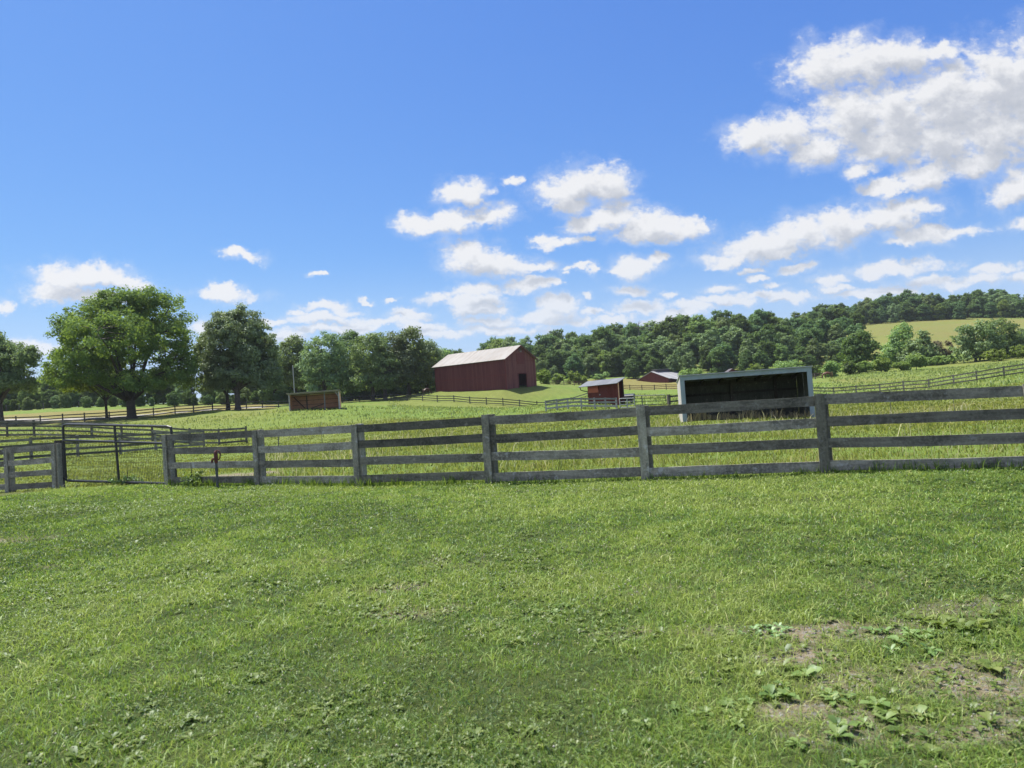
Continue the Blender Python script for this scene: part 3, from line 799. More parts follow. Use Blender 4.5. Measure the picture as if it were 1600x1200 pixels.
def feed_bin():
    a = at(968.5, 636, 78.8); b = at(991, 636, 78.3)
    d = (b - a).xy; ang = math.atan2(d.y, d.x); Wd = d.length; z = hb(a.x, a.y)
    fr = Frame((a.x, a.y, z), ang)
    root = empty('feed_bin', (a.x, a.y, z), 'dark low feed bin beside the small red shed', 'feed bin')
    mb = MB().hexa([fr(.08, 0, .12), fr(Wd - .2, 0, .12), fr(Wd - .2, 1.1, .12), fr(.08, 1.1, .12), fr(-.02, -.08, .72), fr(Wd, -.08, .72), fr(Wd, 1.2, .72), fr(-.02, 1.2, .72)])
    local_build(mb, fr, 'body', 'bin_dark', root)
    mb = MB().hexa([fr(-.06, -.12, .725), fr(Wd + .04, -.12, .725), fr(Wd + .04, 1.24, .725), fr(-.06, 1.24, .725), fr(.0, -.02, .82), fr(Wd - .02, -.02, .82), fr(Wd - .06, 1.2, .96), fr(.05, 1.2, .96)])
    local_build(mb, fr, 'lid', 'bin_dark', root)
    for x in (.2, Wd - .4): local_build(fbox(fr, x, x + .15, .1, 1.0, -.2, .12), fr, 'skid', 'dark_plank', root)
    # pale bucket next to the shed end
    q = fr(.16, .9, .93)
    bk = empty('bucket', q, 'pale bucket set on the feed bin lid by the shed end', 'bucket')
    MB().tube([q - Vector((0, 0, .02)), q + Vector((0, 0, .34))], [.13, .16], 12).build('body', 'white_wall', bk)
    MB().tube([q + Vector((-.16, 0, .33)), q + Vector((-.1, 0, .44)), q + Vector((.1, 0, .44)), q + Vector((.16, 0, .33))], .012, 5).build('handle', 'grey_metal', bk)
feed_bin()

def white_shelter():
    a = at(1071, 660, 34.9); Wd = 6.12; ang = R(-10.5)
    z = (hb(a.x, a.y)) + .02
    fr = Frame((a.x - .12, a.y, z), ang)
    root = empty('run_in_shelter', fr.o, 'white framed open-front run-in shelter with dark boarded interior', 'shelter')
    Hf = 2.25; Hb_ = 1.95; Dp = 3.3; lo = -.7
    roofz = lambda y: Hf + (Hb_ - Hf) * y / Dp
    local_build(fbox(fr, 0, .21, -.05, .02, lo, Hf - .215), fr, 'post', 'white_paint', root)
    local_build(fbox(fr, Wd - .22, Wd, -.05, .02, lo, Hf - .215), fr, 'post', 'white_paint', root)
    local_build(fbox(fr, 0, Wd, -.055, .02, Hf - .212, Hf), fr, 'fascia', 'white_paint', root)
    def side(x0, x1, y0, y1): 
        return MB().hexa([fr(x0, y0, lo), fr(x1, y0, lo), fr(x1, y1, lo), fr(x0, y1, lo), fr(x0, y0, roofz(y0) + .018), fr(x1, y0, roofz(y0) + .018), fr(x1, y1, roofz(y1) + .015), fr(x0, y1, roofz(y1) + .015)])
    sw = local_build(side(.0, .03, .023, Dp), fr, 'side_wall', 'white_wall', root)
    local_build(side(.034, .06, .026, Dp - .06), fr, 'lining', 'inner_plank', root)
    mb = side(Wd - .03, Wd, .023, 1.60); v2 = side(Wd - .03, Wd, 1.76, Dp)
    b0 = len(mb.v); mb.v += v2.v; mb.f += [tuple(i + b0 for i in f) for f in v2.f]
    local_build(mb, fr, 'side_wall', 'white_wall', root)
    mb = side(Wd - .06, Wd - .034, .026, 1.60); v2 = side(Wd - .06, Wd - .034, 1.76, Dp - .06)
    b0 = len(mb.v); mb.v += v2.v; mb.f += [tuple(i + b0 for i in f) for f in v2.f]
    local_build(mb, fr, 'lining', 'inner_plank', root)
    mb = fbox(fr, Wd - .05, Wd - .01, 1.59, 1.77, 1.15, 1.28); fbox(fr, Wd - .05, Wd - .01, 1.59, 1.77, .45, .55, mb); fbox(fr, Wd - .05, Wd - .01, 1.59, 1.77, 1.62, 1.66, mb)
    local_build(mb, fr, 'girt', 'inner_plank', root)
    local_build(fbox(fr, .063, Wd - .063, Dp - .05, Dp, lo, roofz(Dp) + .015), fr, 'back_wall', 'inner_plank', root)
    local_build(fbox(fr, .07, Wd - .07, Dp - .13, Dp - .053, 1.18, 1.30), fr, 'girt', 'dark_plank', root)
    local_build(fbox(fr, .07, Wd - .07, Dp - .09, Dp - .053, 1.70, 1.85), fr, 'girt', 'dark_plank', root)
    local_build(fbox(fr, .07, Wd - .07, Dp - .08, Dp - .053, .35, .5), fr, 'girt', 'dark_plank', root)
    local_build(fbox(fr, Wd * .44, Wd * .44 + .13, Dp - .28, Dp - .135, lo, roofz(Dp) - .1), fr, 'inner_post', 'dark_plank', root)
    local_build(fbox(fr, Wd * .80, Wd * .80 + .13, Dp - .28, Dp - .135, lo, roofz(Dp) - .1), fr, 'inner_post', 'dark_plank', root)
    for k in range(7):
        x = .3 + k * (Wd - .6) / 6
        local_build(MB().bar(fr(x, .03, Hf - .12), fr(x, Dp - .06, Hb_ - .12), .14, .04), fr, 'rafter', 'dark_plank', root)
    local_build(MB().slab([fr(-.04, -.12, Hf + .05), fr(Wd + .04, -.12, Hf + .05), fr(Wd + .04, Dp + .12, Hb_ + .04), fr(-.04, Dp + .12, Hb_ + .04)], .04), fr, 'roof', 'grey_metal', root)
    return fr, Wd
SHF, SHW = white_shelter()

def brown_shelter():
    a = at(452, 642.5, 89); b = at(531, 638.5, 90)
    d = (b - a).xy; ang = math.atan2(d.y, d.x); Wd = d.length
    z = min(hb(a.x, a.y), hb(b.x, b.y))
    fr = Frame((a.x, a.y, z), ang)
    root = empty('run_in_shelter', fr.o, 'low brown plank run-in shelter with open front standing in the pasture', 'shelter')
    Hf = 2.28; Hk = 2.05; Dp = 2.6
    for x in (0, Wd * .695, Wd - .12):
        local_build(MB().tube([fr(x + .06, .06, -.5), fr(x + .08, .06, Hf)], .08, 8), fr, 'post', 'weathered_board', root)
    local_build(fbox(fr, 0, Wd, Dp - .06, Dp, -.5, Hk), fr, 'back_wall', 'brown_plank', root)
    for k in range(4):
        local_build(fbox(fr, .07, Wd - .07, Dp - .1, Dp - .063, .25 + k * .55, .30 + k * .55), fr, 'girt', 'dark_plank', root)
    for x0 in (0, Wd - .05):
        mb = MB().hexa([fr(x0, .15, -.5), fr(x0 + .05, .15, -.5), fr(x0 + .05, Dp - .065, -.5), fr(x0, Dp - .065, -.5), fr(x0, .15, Hf - .05), fr(x0 + .05, .15, Hf - .05), fr(x0 + .05, Dp - .065, Hk - .05), fr(x0, Dp - .065, Hk - .05)])
        local_build(mb, fr, 'side_wall', 'brown_plank', root)
    local_build(fbox(fr, Wd * .30, Wd * .30 + .12, Dp - .25, Dp - .11, -.5, Hk), fr, 'inner_post', 'dark_plank', root)
    local_build(MB().bar(fr(.3, Dp - .14, Hk - .15), fr(Wd * .30, Dp - .14, .1), .11, .05), fr, 'brace', 'dark_plank', root)
    local_build(MB().bar(fr(Wd * .34, Dp - .16, .25), fr(Wd * .66, Dp - .16, .8), .09, .05), fr, 'brace', 'dark_plank', root)
    local_build(MB().bar(fr(Wd - .5, .1, Hf - .05), fr(Wd - .06, .1, Hf - .75), .1, .05), fr, 'brace', 'weathered_board', root)
    local_build(MB().slab([fr(-.2, -.35, Hf + .08), fr(Wd + .15, -.35, Hf + .14), fr(Wd + .15, Dp + .2, Hk + .1), fr(-.2, Dp + .2, Hk + .04)], .05), fr, 'roof', 'rusty_roof', root)
    local_build(MB().bar(fr(-.15, -.05, Hf - .04), fr(Wd + .1, -.05, Hf + .02), .14, .05), fr, 'header', 'weathered_board', root)
brown_shelter()

def far_barn():
    # low red barn, gable turned half left, wide silver roof on its right, half sunk behind the yellow rise
    d = 253.0; L_ = at(996, 595, d); ap = at(1019, 585, d - 4)
    z = h1(L_.x, L_.y) - .6
    fr = Frame((L_.x, L_.y, z), R(-55))
    root = empty('far_barn', fr.o, 'low red barn with wide silver roof beyond the yellow strip', 'barn')
    Wd = 14.6; Ln = 10.5; ev = L_.z - z; top = ap.z - z + 1.0; mx = Wd * .5
    def wallp(x): return MB().slab([fr(x0, y0, z0) for x0, y0, z0 in x], .1)
    local_build(wallp([(0, 0, -2), (Wd, 0, -2), (Wd, 0, ev), (mx, 0, top - .12), (0, 0, ev)]), fr, 'gable_wall', 'shed_red', root)
    local_build(fbox(fr, Wd - .1, Wd, .1, Ln, -2, ev), fr, 'side_wall', 'shed_red', root)
    local_build(fbox(fr, 0, .1, .1, Ln, -2, ev), fr, 'side_wall', 'shed_red', root)
    sl = (top - ev) / (Wd - mx)
    mb = MB().slab([fr(mx, -.5, top), fr(Wd + .9, -.5, ev - sl * .2), fr(Wd + .9, Ln, ev - sl * .2), fr(mx, Ln, top)], .12)
    mb.slab([fr(-.9, -.5, ev - sl * .3), fr(mx, -.5, top), fr(mx, Ln, top), fr(-.9, Ln, ev - sl * .3)], .12)
    mb.slab([fr(Wd + .9, .5, ev - sl * .2 - .02), fr(Wd + 3.6, .5, ev - .55), fr(Wd + 3.6, Ln, ev - .55), fr(Wd + .9, Ln, ev - sl * .2 - .02)], .1)
    local_build(mb, fr, 'roof', 'far_barn_roof', root)
    local_build(fbox(fr, mx - .8, mx + .9, 1.2, Ln - 1, top - .3, top + .55), fr, 'ridge_vent', 'dark_roof', root)
    local_build(MB().slab([fr(mx - 1.2, .9, top + .56), fr(mx + 1.3, .9, top + .56), fr(mx + 1.3, Ln - .7, top + .66), fr(mx - 1.2, Ln - .7, top + .66)], .1), fr, 'vent_roof', 'far_barn_roof', root)
far_barn()

def hidden_barn():
    c = at(1151, 575, 225); z = h1(c.x, c.y)
    fr = Frame((c.x - 3.4, c.y, z), R(10))
    root = empty('small_barn', fr.o, 'dark gabled roof peeping above the white shelter', 'barn')
    top = c.z - z; Wd = 7.4; ev = top - 1.4
    local_build(MB().slab([fr(0, 0, -1), fr(Wd * .55, 0, -1), fr(Wd * .55, 0, ev), fr(Wd * .275, 0, top - .1), fr(0, 0, ev)], .1), fr, 'gable_wall', 'shed_red', root)
    local_build(fbox(fr, Wd * .55 - .1, Wd * .55, .1, 8, -1, ev), fr, 'side_wall', 'shed_red', root)
    mb = MB().slab([fr(Wd * .275, -.4, top), fr(Wd * .62, -.4, ev - .3), fr(Wd + 1, 8, ev - .3), fr(Wd * .275 + 3, 8, top)], .12)
    mb.slab([fr(-.5, -.4, ev - .3), fr(Wd * .275, -.4, top), fr(Wd * .275 + 3, 8, top), fr(2, 8, ev - .3)], .12)
    local_build(mb, fr, 'roof', 'dark_roof', root)
hidden_barn()

def house():
    c = at(588, 621, 192); z = h1(c.x, c.y)
    fr = Frame((c.x, c.y, z - .3), R(8))
    root = empty('farm_house', fr.o, 'low house with tan roof and white gable behind the row of trees', 'house')
    Wd = 11.0; ev = 1.35; top = 2.9; Dp = 7
    local_build(fbox(fr, 0, Wd - .1, 0, .15, -1, ev), fr, 'front_wall', 'white_wall', root)
    local_build(fbox(fr, 0, Wd - .1, Dp - .15, Dp, -1, ev), fr, 'back_wall', 'white_wall', root)
    for x in (.0, Wd - .1):
        local_build(MB().slab([fr(x + .1, .153, -1), fr(x + .1, Dp - .153, -1), fr(x + .1, Dp - .153, ev), fr(x + .1, Dp / 2, top - .15), fr(x + .1, .153, ev)], .1), fr, 'gable_wall', 'white_wall', root)
    mb = MB().slab([fr(-.4, -.5, ev - .15), fr(Wd + .4, -.5, ev - .15), fr(Wd + .4, Dp / 2, top), fr(-.4, Dp / 2, top)], .1)
    mb.slab([fr(Wd + .4, Dp + .5, ev - .15), fr(-.4, Dp + .5, ev - .15), fr(-.4, Dp / 2, top), fr(Wd + .4, Dp / 2, top)], .1)
    rf = local_build(mb, fr, 'roof', 'cream_roof', root)
    local_build(fbox(fr, Wd * .86, Wd * .86 + .6, Dp / 2 - .3, Dp / 2 + .3, top - .3, top + .8), fr, 'chimney', 'weathered_board', rf)
    for x in (1.5, 4.6, 7.8):
        local_build(fbox(fr, x, x + 1.1, -.03, -.004, .2, 1.1), fr, 'window', 'bin_dark', root)
house()

# utility pole behind the brown shelter
p = at(461, 628, 138); z = hb(p.x, p.y); tp = at(458, 572, 138)
up_ = empty('utility_pole', (p.x, p.y, z), 'thin pale grey pole rising behind the brown shelter', 'pole')
MB().tube([(p.x, p.y, z - .5), (p.x, p.y, tp.z)], [.11, .08], 8).build('pole', 'grey_metal', up_)
MB().tube([(p.x, p.y, tp.z), (p.x, p.y, tp.z + .12)], [.12, .05], 8).build('cap', 'grey_metal', up_)

# ------------------------------------------------------------------ vegetation
def unit(v): return v / np.maximum(np.linalg.norm(v, axis=-1, keepdims=True), 1e-9)

def leaf_cloud(centres, cr, per, size, outward, rg, flat=.62, tone=None):
    """many small leaf faces gathered in clumps"""
    K = len(centres)
    c = np.repeat(centres, per, 0); cr_ = np.repeat(cr, per)
    off = rg.normal(size=(K * per, 3)); off = unit(off) * (rg.random((K * per, 1)) ** .5)
    off[:, 2] *= flat
    p = c + off * cr_[:, None]
    out = np.repeat(outward, per, 0)
    nrm = unit(out * .55 + off * .7 + rg.normal(size=p.shape) * .55 + np.array([0, 0, .35]))
    t = unit(np.cross(nrm, rg.normal(size=p.shape)))
    b = np.cross(nrm, t)
    s = size * rg.uniform(.6, 1.35, (K * per, 1))
    v = np.stack([p - t * s, p + b * s * .55, p + t * s, p - b * s * .55], 1).reshape(-1, 3)
    f = np.arange(len(v)).reshape(-1, 4)
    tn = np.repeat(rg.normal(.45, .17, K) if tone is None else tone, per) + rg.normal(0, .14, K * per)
    return v, f, np.repeat(np.clip(tn, 0, 1), 4)

def clump_centres(lobes, K, rg, inner=.55, zmin=-.55):
    w = np.array([(a[3] * a[4] + a[3] * a[5] + a[4] * a[5]) for a in lobes]); w = w / w.sum()
    pick = rg.choice(len(lobes), K, p=w)
    d = unit(rg.normal(size=(K * 3, 3))); d = d[d[:, 2] > zmin][:K]
    L = np.array(lobes)[pick]
    rad = inner + (1 - inner) * rg.random((K, 1)) ** .6
    return L[:, :3] + d * L[:, 3:] * rad, d

def make_tree(name, loc, label, cat, group, lobes, K, per, size, cr, trunk_h, trunk_r, leaf, bark='bark', seed=1, limbs=7, twigs=0, inner=.55, zmin=-.55, stems=((0, 0),)):
    """lobes in metres relative to the foot; crown of leaf faces, trunk with limbs"""
    rg = np.random.default_rng(seed); rnd = random.Random(seed)
    root = empty(name, loc, label, cat, group)
    cen, out = clump_centres(lobes, K, rg, inner, zmin)
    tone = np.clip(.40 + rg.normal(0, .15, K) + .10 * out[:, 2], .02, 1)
    v, f, t = leaf_cloud(cen, cr * rg.uniform(.65, 1.3, K), per, size, out, rg, .62, tone)
    O = np.array(loc)
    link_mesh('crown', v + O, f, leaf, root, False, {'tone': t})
    mb = MB(); samples = []
    topz = max(l[2] + l[5] for l in lobes)
    for (sx, sy) in stems:
        base = Vector((sx, sy, -.5)); fork = Vector((sx * 1.3 + rnd.uniform(-.1, .1), sy, trunk_h))
        mb.tube([base, Vector((sx, sy, .1)), Vector((sx, sy, .6)), base.lerp(fork, .6), fork], [trunk_r * 1.7, trunk_r * 1.35, trunk_r * 1.05, trunk_r, trunk_r * .95], 9)
        for k in range(limbs):
            l = lobes[k % len(lobes)]
            a = 2 * math.pi * (k + rnd.random() * .6) / limbs
            e = Vector((l[0] + math.cos(a) * l[3] * .45, l[1] + math.sin(a) * l[4] * .45, l[2] + l[5] * rnd.uniform(-.1, .55)))
            m1_ = fork.lerp(e, .35) + Vector((0, 0, (e.z - fork.z) * -.02 + rnd.uniform(-.2, .3)))
            m2_ = fork.lerp(e, .7) + Vector((rnd.uniform(-.5, .5), rnd.uniform(-.5, .5), (e - fork).length * .06))
            mb.tube([fork - Vector((0, 0, trunk_r)), m1_, m2_, e], [trunk_r * .55, trunk_r * .36, trunk_r * .22, trunk_r * .08], 6)
            for q in range(9):
                tt = .25 + .75 * q / 8
                samples.append((fork.lerp(m1_, tt * 2) if tt < .5 else m1_.lerp(e, tt * 2 - 1), trunk_r * .28 * (1.1 - tt)))
    if twigs:
        idx = rg.choice(K, min(twigs, K), replace=False)
        for i in idx:
            c_ = Vector(cen[i]); s_, r_ = min(samples, key=lambda q: (q[0] - c_).length)
            md = s_.lerp(c_, .5) + Vector((rnd.uniform(-.3, .3), rnd.uniform(-.3, .3), rnd.uniform(-.1, .35)))
            mb.tube([s_, md, c_], [max(.05, r_ * .8), .05, .025], 4, False)
    for i in range(len(mb.v)): mb.v[i] = tuple(Vector(mb.v[i]) + Vector(loc))
    mb.build('trunk', bark, root, True)
    return root

def ground_pt(px, py, d):
    p = at(px, py, d); return Vector((p.x, p.y, hb(p.x, p.y)))
def PX(d): return d / F            # metres per photo pixel at distance d

def lobes_from_px(base, d, spec, depth=1.0):
    """crown lobes (px, py, rx, ry) -> metres about the foot; the crown is as deep as wide"""
    out = []
    for i, s in enumerate(spec):
        px, py, rx, ry = s[:4]; dy = s[4] if len(s) > 4 else 0
        c = at(px, py, d) - base
        k = PX(d)
        out.append((c.x, c.y + dy, c.z, rx * k, rx * k * depth, ry * k))
    return out

# the big spreading tree
d = 106.0; B = ground_pt(206, 653, d)
spec = [(190, 500, 60, 48), (150, 520, 52, 45, -2), (240, 495, 50, 42, 2), (115, 560, 42, 34, 1), (265, 535, 42, 42, -1), (105, 590, 32, 24), (280, 580, 30, 32),
        (205, 540, 70, 50, 5), (205, 540, 70, 50, -6), (150, 585, 50, 32, -4), (245, 590, 45, 28, 4), (200, 475, 40, 26), (232, 470, 34, 20), (165, 480, 36, 24), (175, 600, 40, 22, 4), (235, 600, 45, 20, -4)]
make_tree('spreading_tree', B, 'largest tree, broad domed yellow-green crown with sky showing through, by the fence', 'tree', 'trees along the pasture fence',
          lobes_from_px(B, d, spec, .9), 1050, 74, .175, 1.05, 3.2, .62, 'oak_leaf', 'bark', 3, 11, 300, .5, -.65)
d = 113.0; B = ground_pt(167, 653, d)
make_tree('slim_tree', B, 'smaller tree with slim trunk tucked under the left side of the largest tree', 'tree', 'trees along the pasture fence',
          lobes_from_px(B, d, [(160, 590, 38, 26), (130, 600, 30, 20), (190, 600, 28, 18), (165, 565, 30, 24)]), 230, 60, .19, 1.0, 3.0, .2, 'oak_leaf', 'bark', 4, 7, 60)
# the dense egg-shaped tree right of it
d = 113.0; B = ground_pt(372, 640, d)
spec = [(370, 512, 44, 34), (360, 540, 45, 45), (395, 540, 38, 42), (345, 575, 34, 34), (405, 575, 33, 34), (373, 580, 50, 36), (345, 600, 26, 14), (415, 600, 24, 14), (330, 590, 18, 22), (375, 560, 50, 50, 4), (352, 505, 22, 22), (425, 580, 14, 24)]
make_tree('dense_tree', B, 'dense egg-shaped grey-green tree between the largest tree and the brown shelter', 'tree', 'trees along the pasture fence',
          lobes_from_px(B, d, spec, .9), 900, 74, .175, .95, 3.4, .42, 'maple_leaf', 'bark', 5, 12, 120, .5, -.7)
d = 118.0; B = ground_pt(356, 641, d)
make_tree('slim_tree', B, 'slim forked tree standing close behind the left of the dense egg-shaped tree', 'tree', 'trees along the pasture fence',
          lobes_from_px(B, d, [(345, 595, 28, 20), (330, 600, 22, 16), (318, 560, 16, 30), (322, 540, 12, 18)]), 130, 50, .22, .9, 2.6, .26, 'row_leaf', 'bark', 6, 6, 40)
d = 108.0; B = ground_pt(1, 660, d)
spec = [(-5, 570, 42, 34), (30, 560, 30, 22), (-25, 545, 40, 28), (20, 600, 40, 26), (-40, 590, 50, 36), (45, 555, 14, 12), (0, 535, 14, 16)]
make_tree('spreading_tree', B, 'loose dark tree cut off by the left edge of the photo', 'tree', 'trees along the pasture fence',
          lobes_from_px(B, d, spec, .9), 520, 72, .18, 1.0, 3.0, .42, 'row_leaf', 'bark', 8, 9, 120, .45)

# row of trees between brown shelter and barn
ROW = [
    (462, 622, 158, [(458, 560, 24, 28), (445, 580, 22, 24), (470, 585, 26, 26), (462, 540, 16, 14)], 'row_leaf', 'tree behind the left end of the brown shelter, next to the pale pole'),
    (508, 622, 152, [(508, 548, 28, 26), (495, 575, 28, 30), (522, 575, 26, 30), (510, 600, 34, 16), (510, 532, 16, 12)], 'row_leaf', 'round-topped tree right above the brown shelter'),
    (549, 620, 176, [(548, 540, 22, 20), (548, 565, 26, 26), (545, 590, 28, 18), (550, 526, 12, 10)], 'forest_leaf', 'dark tree set back between two rounder trees of the row'),
    (583, 621, 152, [(580, 550, 30, 26), (568, 575, 26, 28), (595, 575, 28, 26), (580, 598, 38, 14), (588, 535, 18, 14)], 'row_leaf', 'bright bushy tree in the middle of the row left of the barn'),
    (602, 622, 156, [(612, 545, 22, 24), (622, 570, 26, 28), (603, 590, 28, 18)], 'maple_leaf', 'tree with thick pale forked trunk in front of the low house'),
    (640, 621, 158, [(640, 540, 22, 24), (632, 565, 24, 28), (652, 565, 22, 28), (640, 590, 28, 18), (643, 524, 13, 11)], 'row_leaf', 'tallest tree of the row, narrow top, left of the barn'),
    (668, 618, 166, [(668, 560, 18, 24), (660, 585, 20, 22), (675, 590, 18, 20), (665, 545, 12, 14)], 'maple_leaf', 'last tree of the row, touching the barn wall'),
    (430, 628, 170, [(432, 575, 20, 24), (424, 595, 20, 18), (440, 600, 18, 16)], 'row_leaf', 'low tree between the dense egg-shaped tree and the brown shelter'),
    (690, 606, 215, [(688, 560, 16, 14), (676, 565, 14, 14), (700, 572, 16, 12)], 'bush_leaf', 'lighter green tree peeping over the left end of the barn roof'),
]
for k, (px, py, d, spec, lf_, lab) in enumerate(ROW):
    B = ground_pt(px, py, d)
    make_tree('leafy_tree', B, lab, 'tree', 'row of trees left of the barn', lobes_from_px(B, d, [(q[0], q[1], q[2] * 1.16, q[3] * 1.08) for q in spec]), 270, 48, .25, 1.2, 3.0, .38, lf_, 'bark' if k != 4 else 'pale_bark', 20 + k, 8, 40, .5, -.75)

# trees and bushes of the right hand field edge
RIGHT = [
    ('round_tree', 1342, 575, 192, [(1342, 545, 26, 24), (1330, 555, 20, 20), (1355, 553, 20, 22), (1342, 530, 18, 16)], 'forest_leaf', 'compact round dark tree at the field edge right of the white shelter'),
    ('leafy_tree', 1405, 572, 196, [(1405, 540, 22, 24), (1395, 555, 22, 18), (1418, 550, 20, 22), (1410, 518, 13, 14), (1380, 560, 16, 12)], 'bush_leaf', 'taller pointed tree standing against the yellow hill field'),
    ('leafy_tree', 1438, 575, 188, [(1436, 548, 20, 20), (1425, 560, 18, 16), (1450, 558, 20, 18), (1443, 528, 8, 12)], 'row_leaf', 'uneven tree just right of the pointed tree, thin spray on top'),
    ('small_tree', 1464, 572, 200, [(1464, 542, 9, 12), (1462, 552, 9, 10)], 'olive_leaf', 'small brownish tree left of its twin below the yellow field'),
    ('small_tree', 1480, 571, 200, [(1480, 545, 9, 12), (1477, 554, 8, 8)], 'olive_leaf', 'small brownish tree nearest the large right-hand clump'),
    ('round_tree', 1525, 567, 180, [(1525, 535, 30, 28), (1510, 548, 22, 20), (1540, 540, 28, 30), (1530, 515, 24, 14), (1500, 530, 12, 22)], 'row_leaf', 'left tree of the large dense clump below the yellow field'),
    ('round_tree', 1568, 564, 184, [(1568, 528, 28, 26), (1585, 538, 24, 22), (1555, 512, 26, 12), (1575, 545, 30, 18)], 'row_leaf', 'middle tree of the large dense clump at the right'),
    ('round_tree', 1618, 560, 184, [(1618, 530, 28, 26), (1600, 535, 22, 22), (1635, 540, 28, 20)], 'row_leaf', 'tree of the large clump cut by the right edge'),
]
for k, (nm, px, py, d, spec, lf_, lab) in enumerate(RIGHT):
    B = ground_pt(px, py, d)
    small = nm == 'small_tree'
    make_tree(nm, B, lab, 'tree', 'trees along the right field edge', lobes_from_px(B, d, spec), 50 if small else 170, 34, .22 if small else .34, .7 if small else 1.35, 1.6 if small else 2.4, .1 if small else .3, lf_, 'bark', 50 + k, 6, 20, .45, -.9)

def bush(px, py, d, w, hgt, leaf, label, group, seed, nm='bush', K=70):
    B = ground_pt(px, py, d); rg = np.random.default_rng(seed); k = PX(d)
    W_, H_ = w * k / 2, hgt * k
    lb = [(rg.uniform(-.55, .55) * W_, rg.uniform(-.4, .4) * W_, H_ * rg.uniform(.3, .62), W_ * rg.uniform(.35, .55), W_ * rg.uniform(.35, .55), H_ * rg.uniform(.3, .42)) for _ in range(6)]
    make_tree(nm, B, label, 'bush', group, lb, K, 34, .26, max(.6, H_ * .2), H_ * .3, .07, leaf, 'bark', seed, 4, 0, .45, -1)
BUSH = [
    (850, 603, 165, 26, 26, 'bright bush pressed against the right wall of the barn'),
    (872, 601, 212, 26, 18, 'low bush right of the one against the barn wall'),
    (897, 601, 214, 26, 22, 'pale bush on the skyline of the green slope behind the brown fence'),
    (912, 602, 213, 12, 14, 'small round bush at the end of the pale bushes by the brown fence'),
    (938, 598, 255, 34, 12, 'low wide bush behind the small red shed roof'),
    (1080, 594, 235, 40, 22, 'yellow-green bush between silver-roofed barn and white shelter'),
    (1112, 592, 236, 26, 14, 'darker low bush just above the white shelter roof, left part'),
    (1185, 588, 236, 40, 20, 'bush above the middle of the white shelter roof'),
    (1232, 586, 232, 56, 24, 'wide bright bush above the right part of the white shelter roof'),
    (1300, 588, 166, 30, 30, 'bright upright bush behind the grazing horse'),
    (1328, 586, 168, 30, 26, 'greyish bush right of the one behind the horse'),
    (1352, 584, 168, 28, 22, 'low bush below the compact round tree'),
    (1378, 582, 168, 36, 24, 'bright rounded bush below the pointed tree'),
    (1408, 580, 168, 24, 16, 'small low bush along the right field edge'),
    (1432, 578, 170, 34, 28, 'light green bush in front of the uneven tree'),
    (1475, 573, 182, 60, 18, 'pale creeping bush in the gap before the large clump'),
    (1562, 565, 170, 44, 20, 'neat light green bush in front of the large clump'),
    (1598, 560, 172, 34, 22, 'light green bush at the right edge before the large clump'),
    (1270, 583, 200, 30, 22, 'dark bush at the right corner of the white shelter roof'),
]
for k, (px, py, d, w, hg, lab) in enumerate(BUSH):
    bush(px, py, d, w, hg, 'bush_leaf' if k not in (6, 10, 18) else 'forest_leaf', lab, 'bushes along the wood and field edges', 80 + k)
# weedy bush under the mesh gate hinge side and fence corner
for k, (px, py, d, w, hg, lab) in enumerate(((300, 757, 18.0, 55, 26, 'leafy weed clump at the foot of the fence end left of the hydrant'), (200, 757, 20.0, 40, 15, 'leafy weed clump under the middle of the mesh gate'))):
    B = ground_pt(px, py, d); B.z = hb(B.x, B.y); k_ = PX(d); rg = np.random.default_rng(140 + k)
    lb = [(rg.uniform(-.5, .5) * w * k_, rg.uniform(-.15, .15), hg * k_ * .45, w * k_ * .28, .2, hg * k_ * .5) for _ in range(4)]
    make_tree('weed_clump', B, lab, 'weed', 'weed clumps at the fence foot', lb, 60, 10, .032, .10, .05, .006, 'weed_leaf', 'bark', 140 + k, 4, 0, .2, -1)

# ------------------------------------------------------------------ forest: a few tree shapes, copied
def copy_tree(src, loc, s, rz, label, group):
    c = src.copy(); COL.objects.link(c)
    c.location = loc; c.scale = (s[0], s[0], s[1]); c.rotation_euler = (0, 0, rz)
    c['label'] = label; c['group'] = group
    for ch in src.children:
        k = ch.copy(); COL.objects.link(k); k.parent = c
    return c
L_H = 'green broadleaf tree in the dense wood covering the hillside behind the barns'
L_R = 'green broadleaf tree in the wood along the ridge above the yellow hill field'
L_T = 'leafy tree in the tree line beyond the yellow field on the left'
spots = []
def tier(px0, px1, dfun, step_m, jit, label, group, hr):
    px = px0
    while px < px1:
        d = dfun(px) + random.uniform(-jit, jit)
        q = px + random.uniform(-.35, .35) * step_m / PX(d)
        p = at(q, 600, d)
        spots.append((p.x, p.y, label, group, random.uniform(*hr) * (float(np.interp(px, [1150, 1290], [1, .70])) if d < 360 else (.8 if px < 1340 and d > 385 else 1.0)), d))
        px += step_m * random.uniform(.8, 1.25) / PX(d)
base = lambda px: np.interp(px, [690, 800, 900, 1000, 1100, 1200, 1300, 1345], [292, 292, 278, 268, 254, 247, 242, 240])
def dd(off): return lambda px: float(base(px)) + off
for off, st, hr in ((-6, 8.0, (6, 10)), (4, 6.0, (10, 14)), (16, 6.5, (10, 17)), (32, 7, (11, 19)), (50, 7.5, (12, 20)), (72, 8, (12, 21)), (100, 9, (13, 22))):
    tier(680, 1345, dd(off), st, 5, L_H, 'trees of the wooded hillside', hr)
for off, st, hr in ((2, 5.5, (9, 12)), (14, 6.5, (12, 16)), (30, 7.5, (14, 18))):
    tier(1335 if off < 10 else 1275, 1690, lambda px: float(np.interp(px, [1275, 1335, 1450, 1700], [392, 398, 404, 402])) + off, st, 5, L_R, 'trees of the ridge wood', hr)
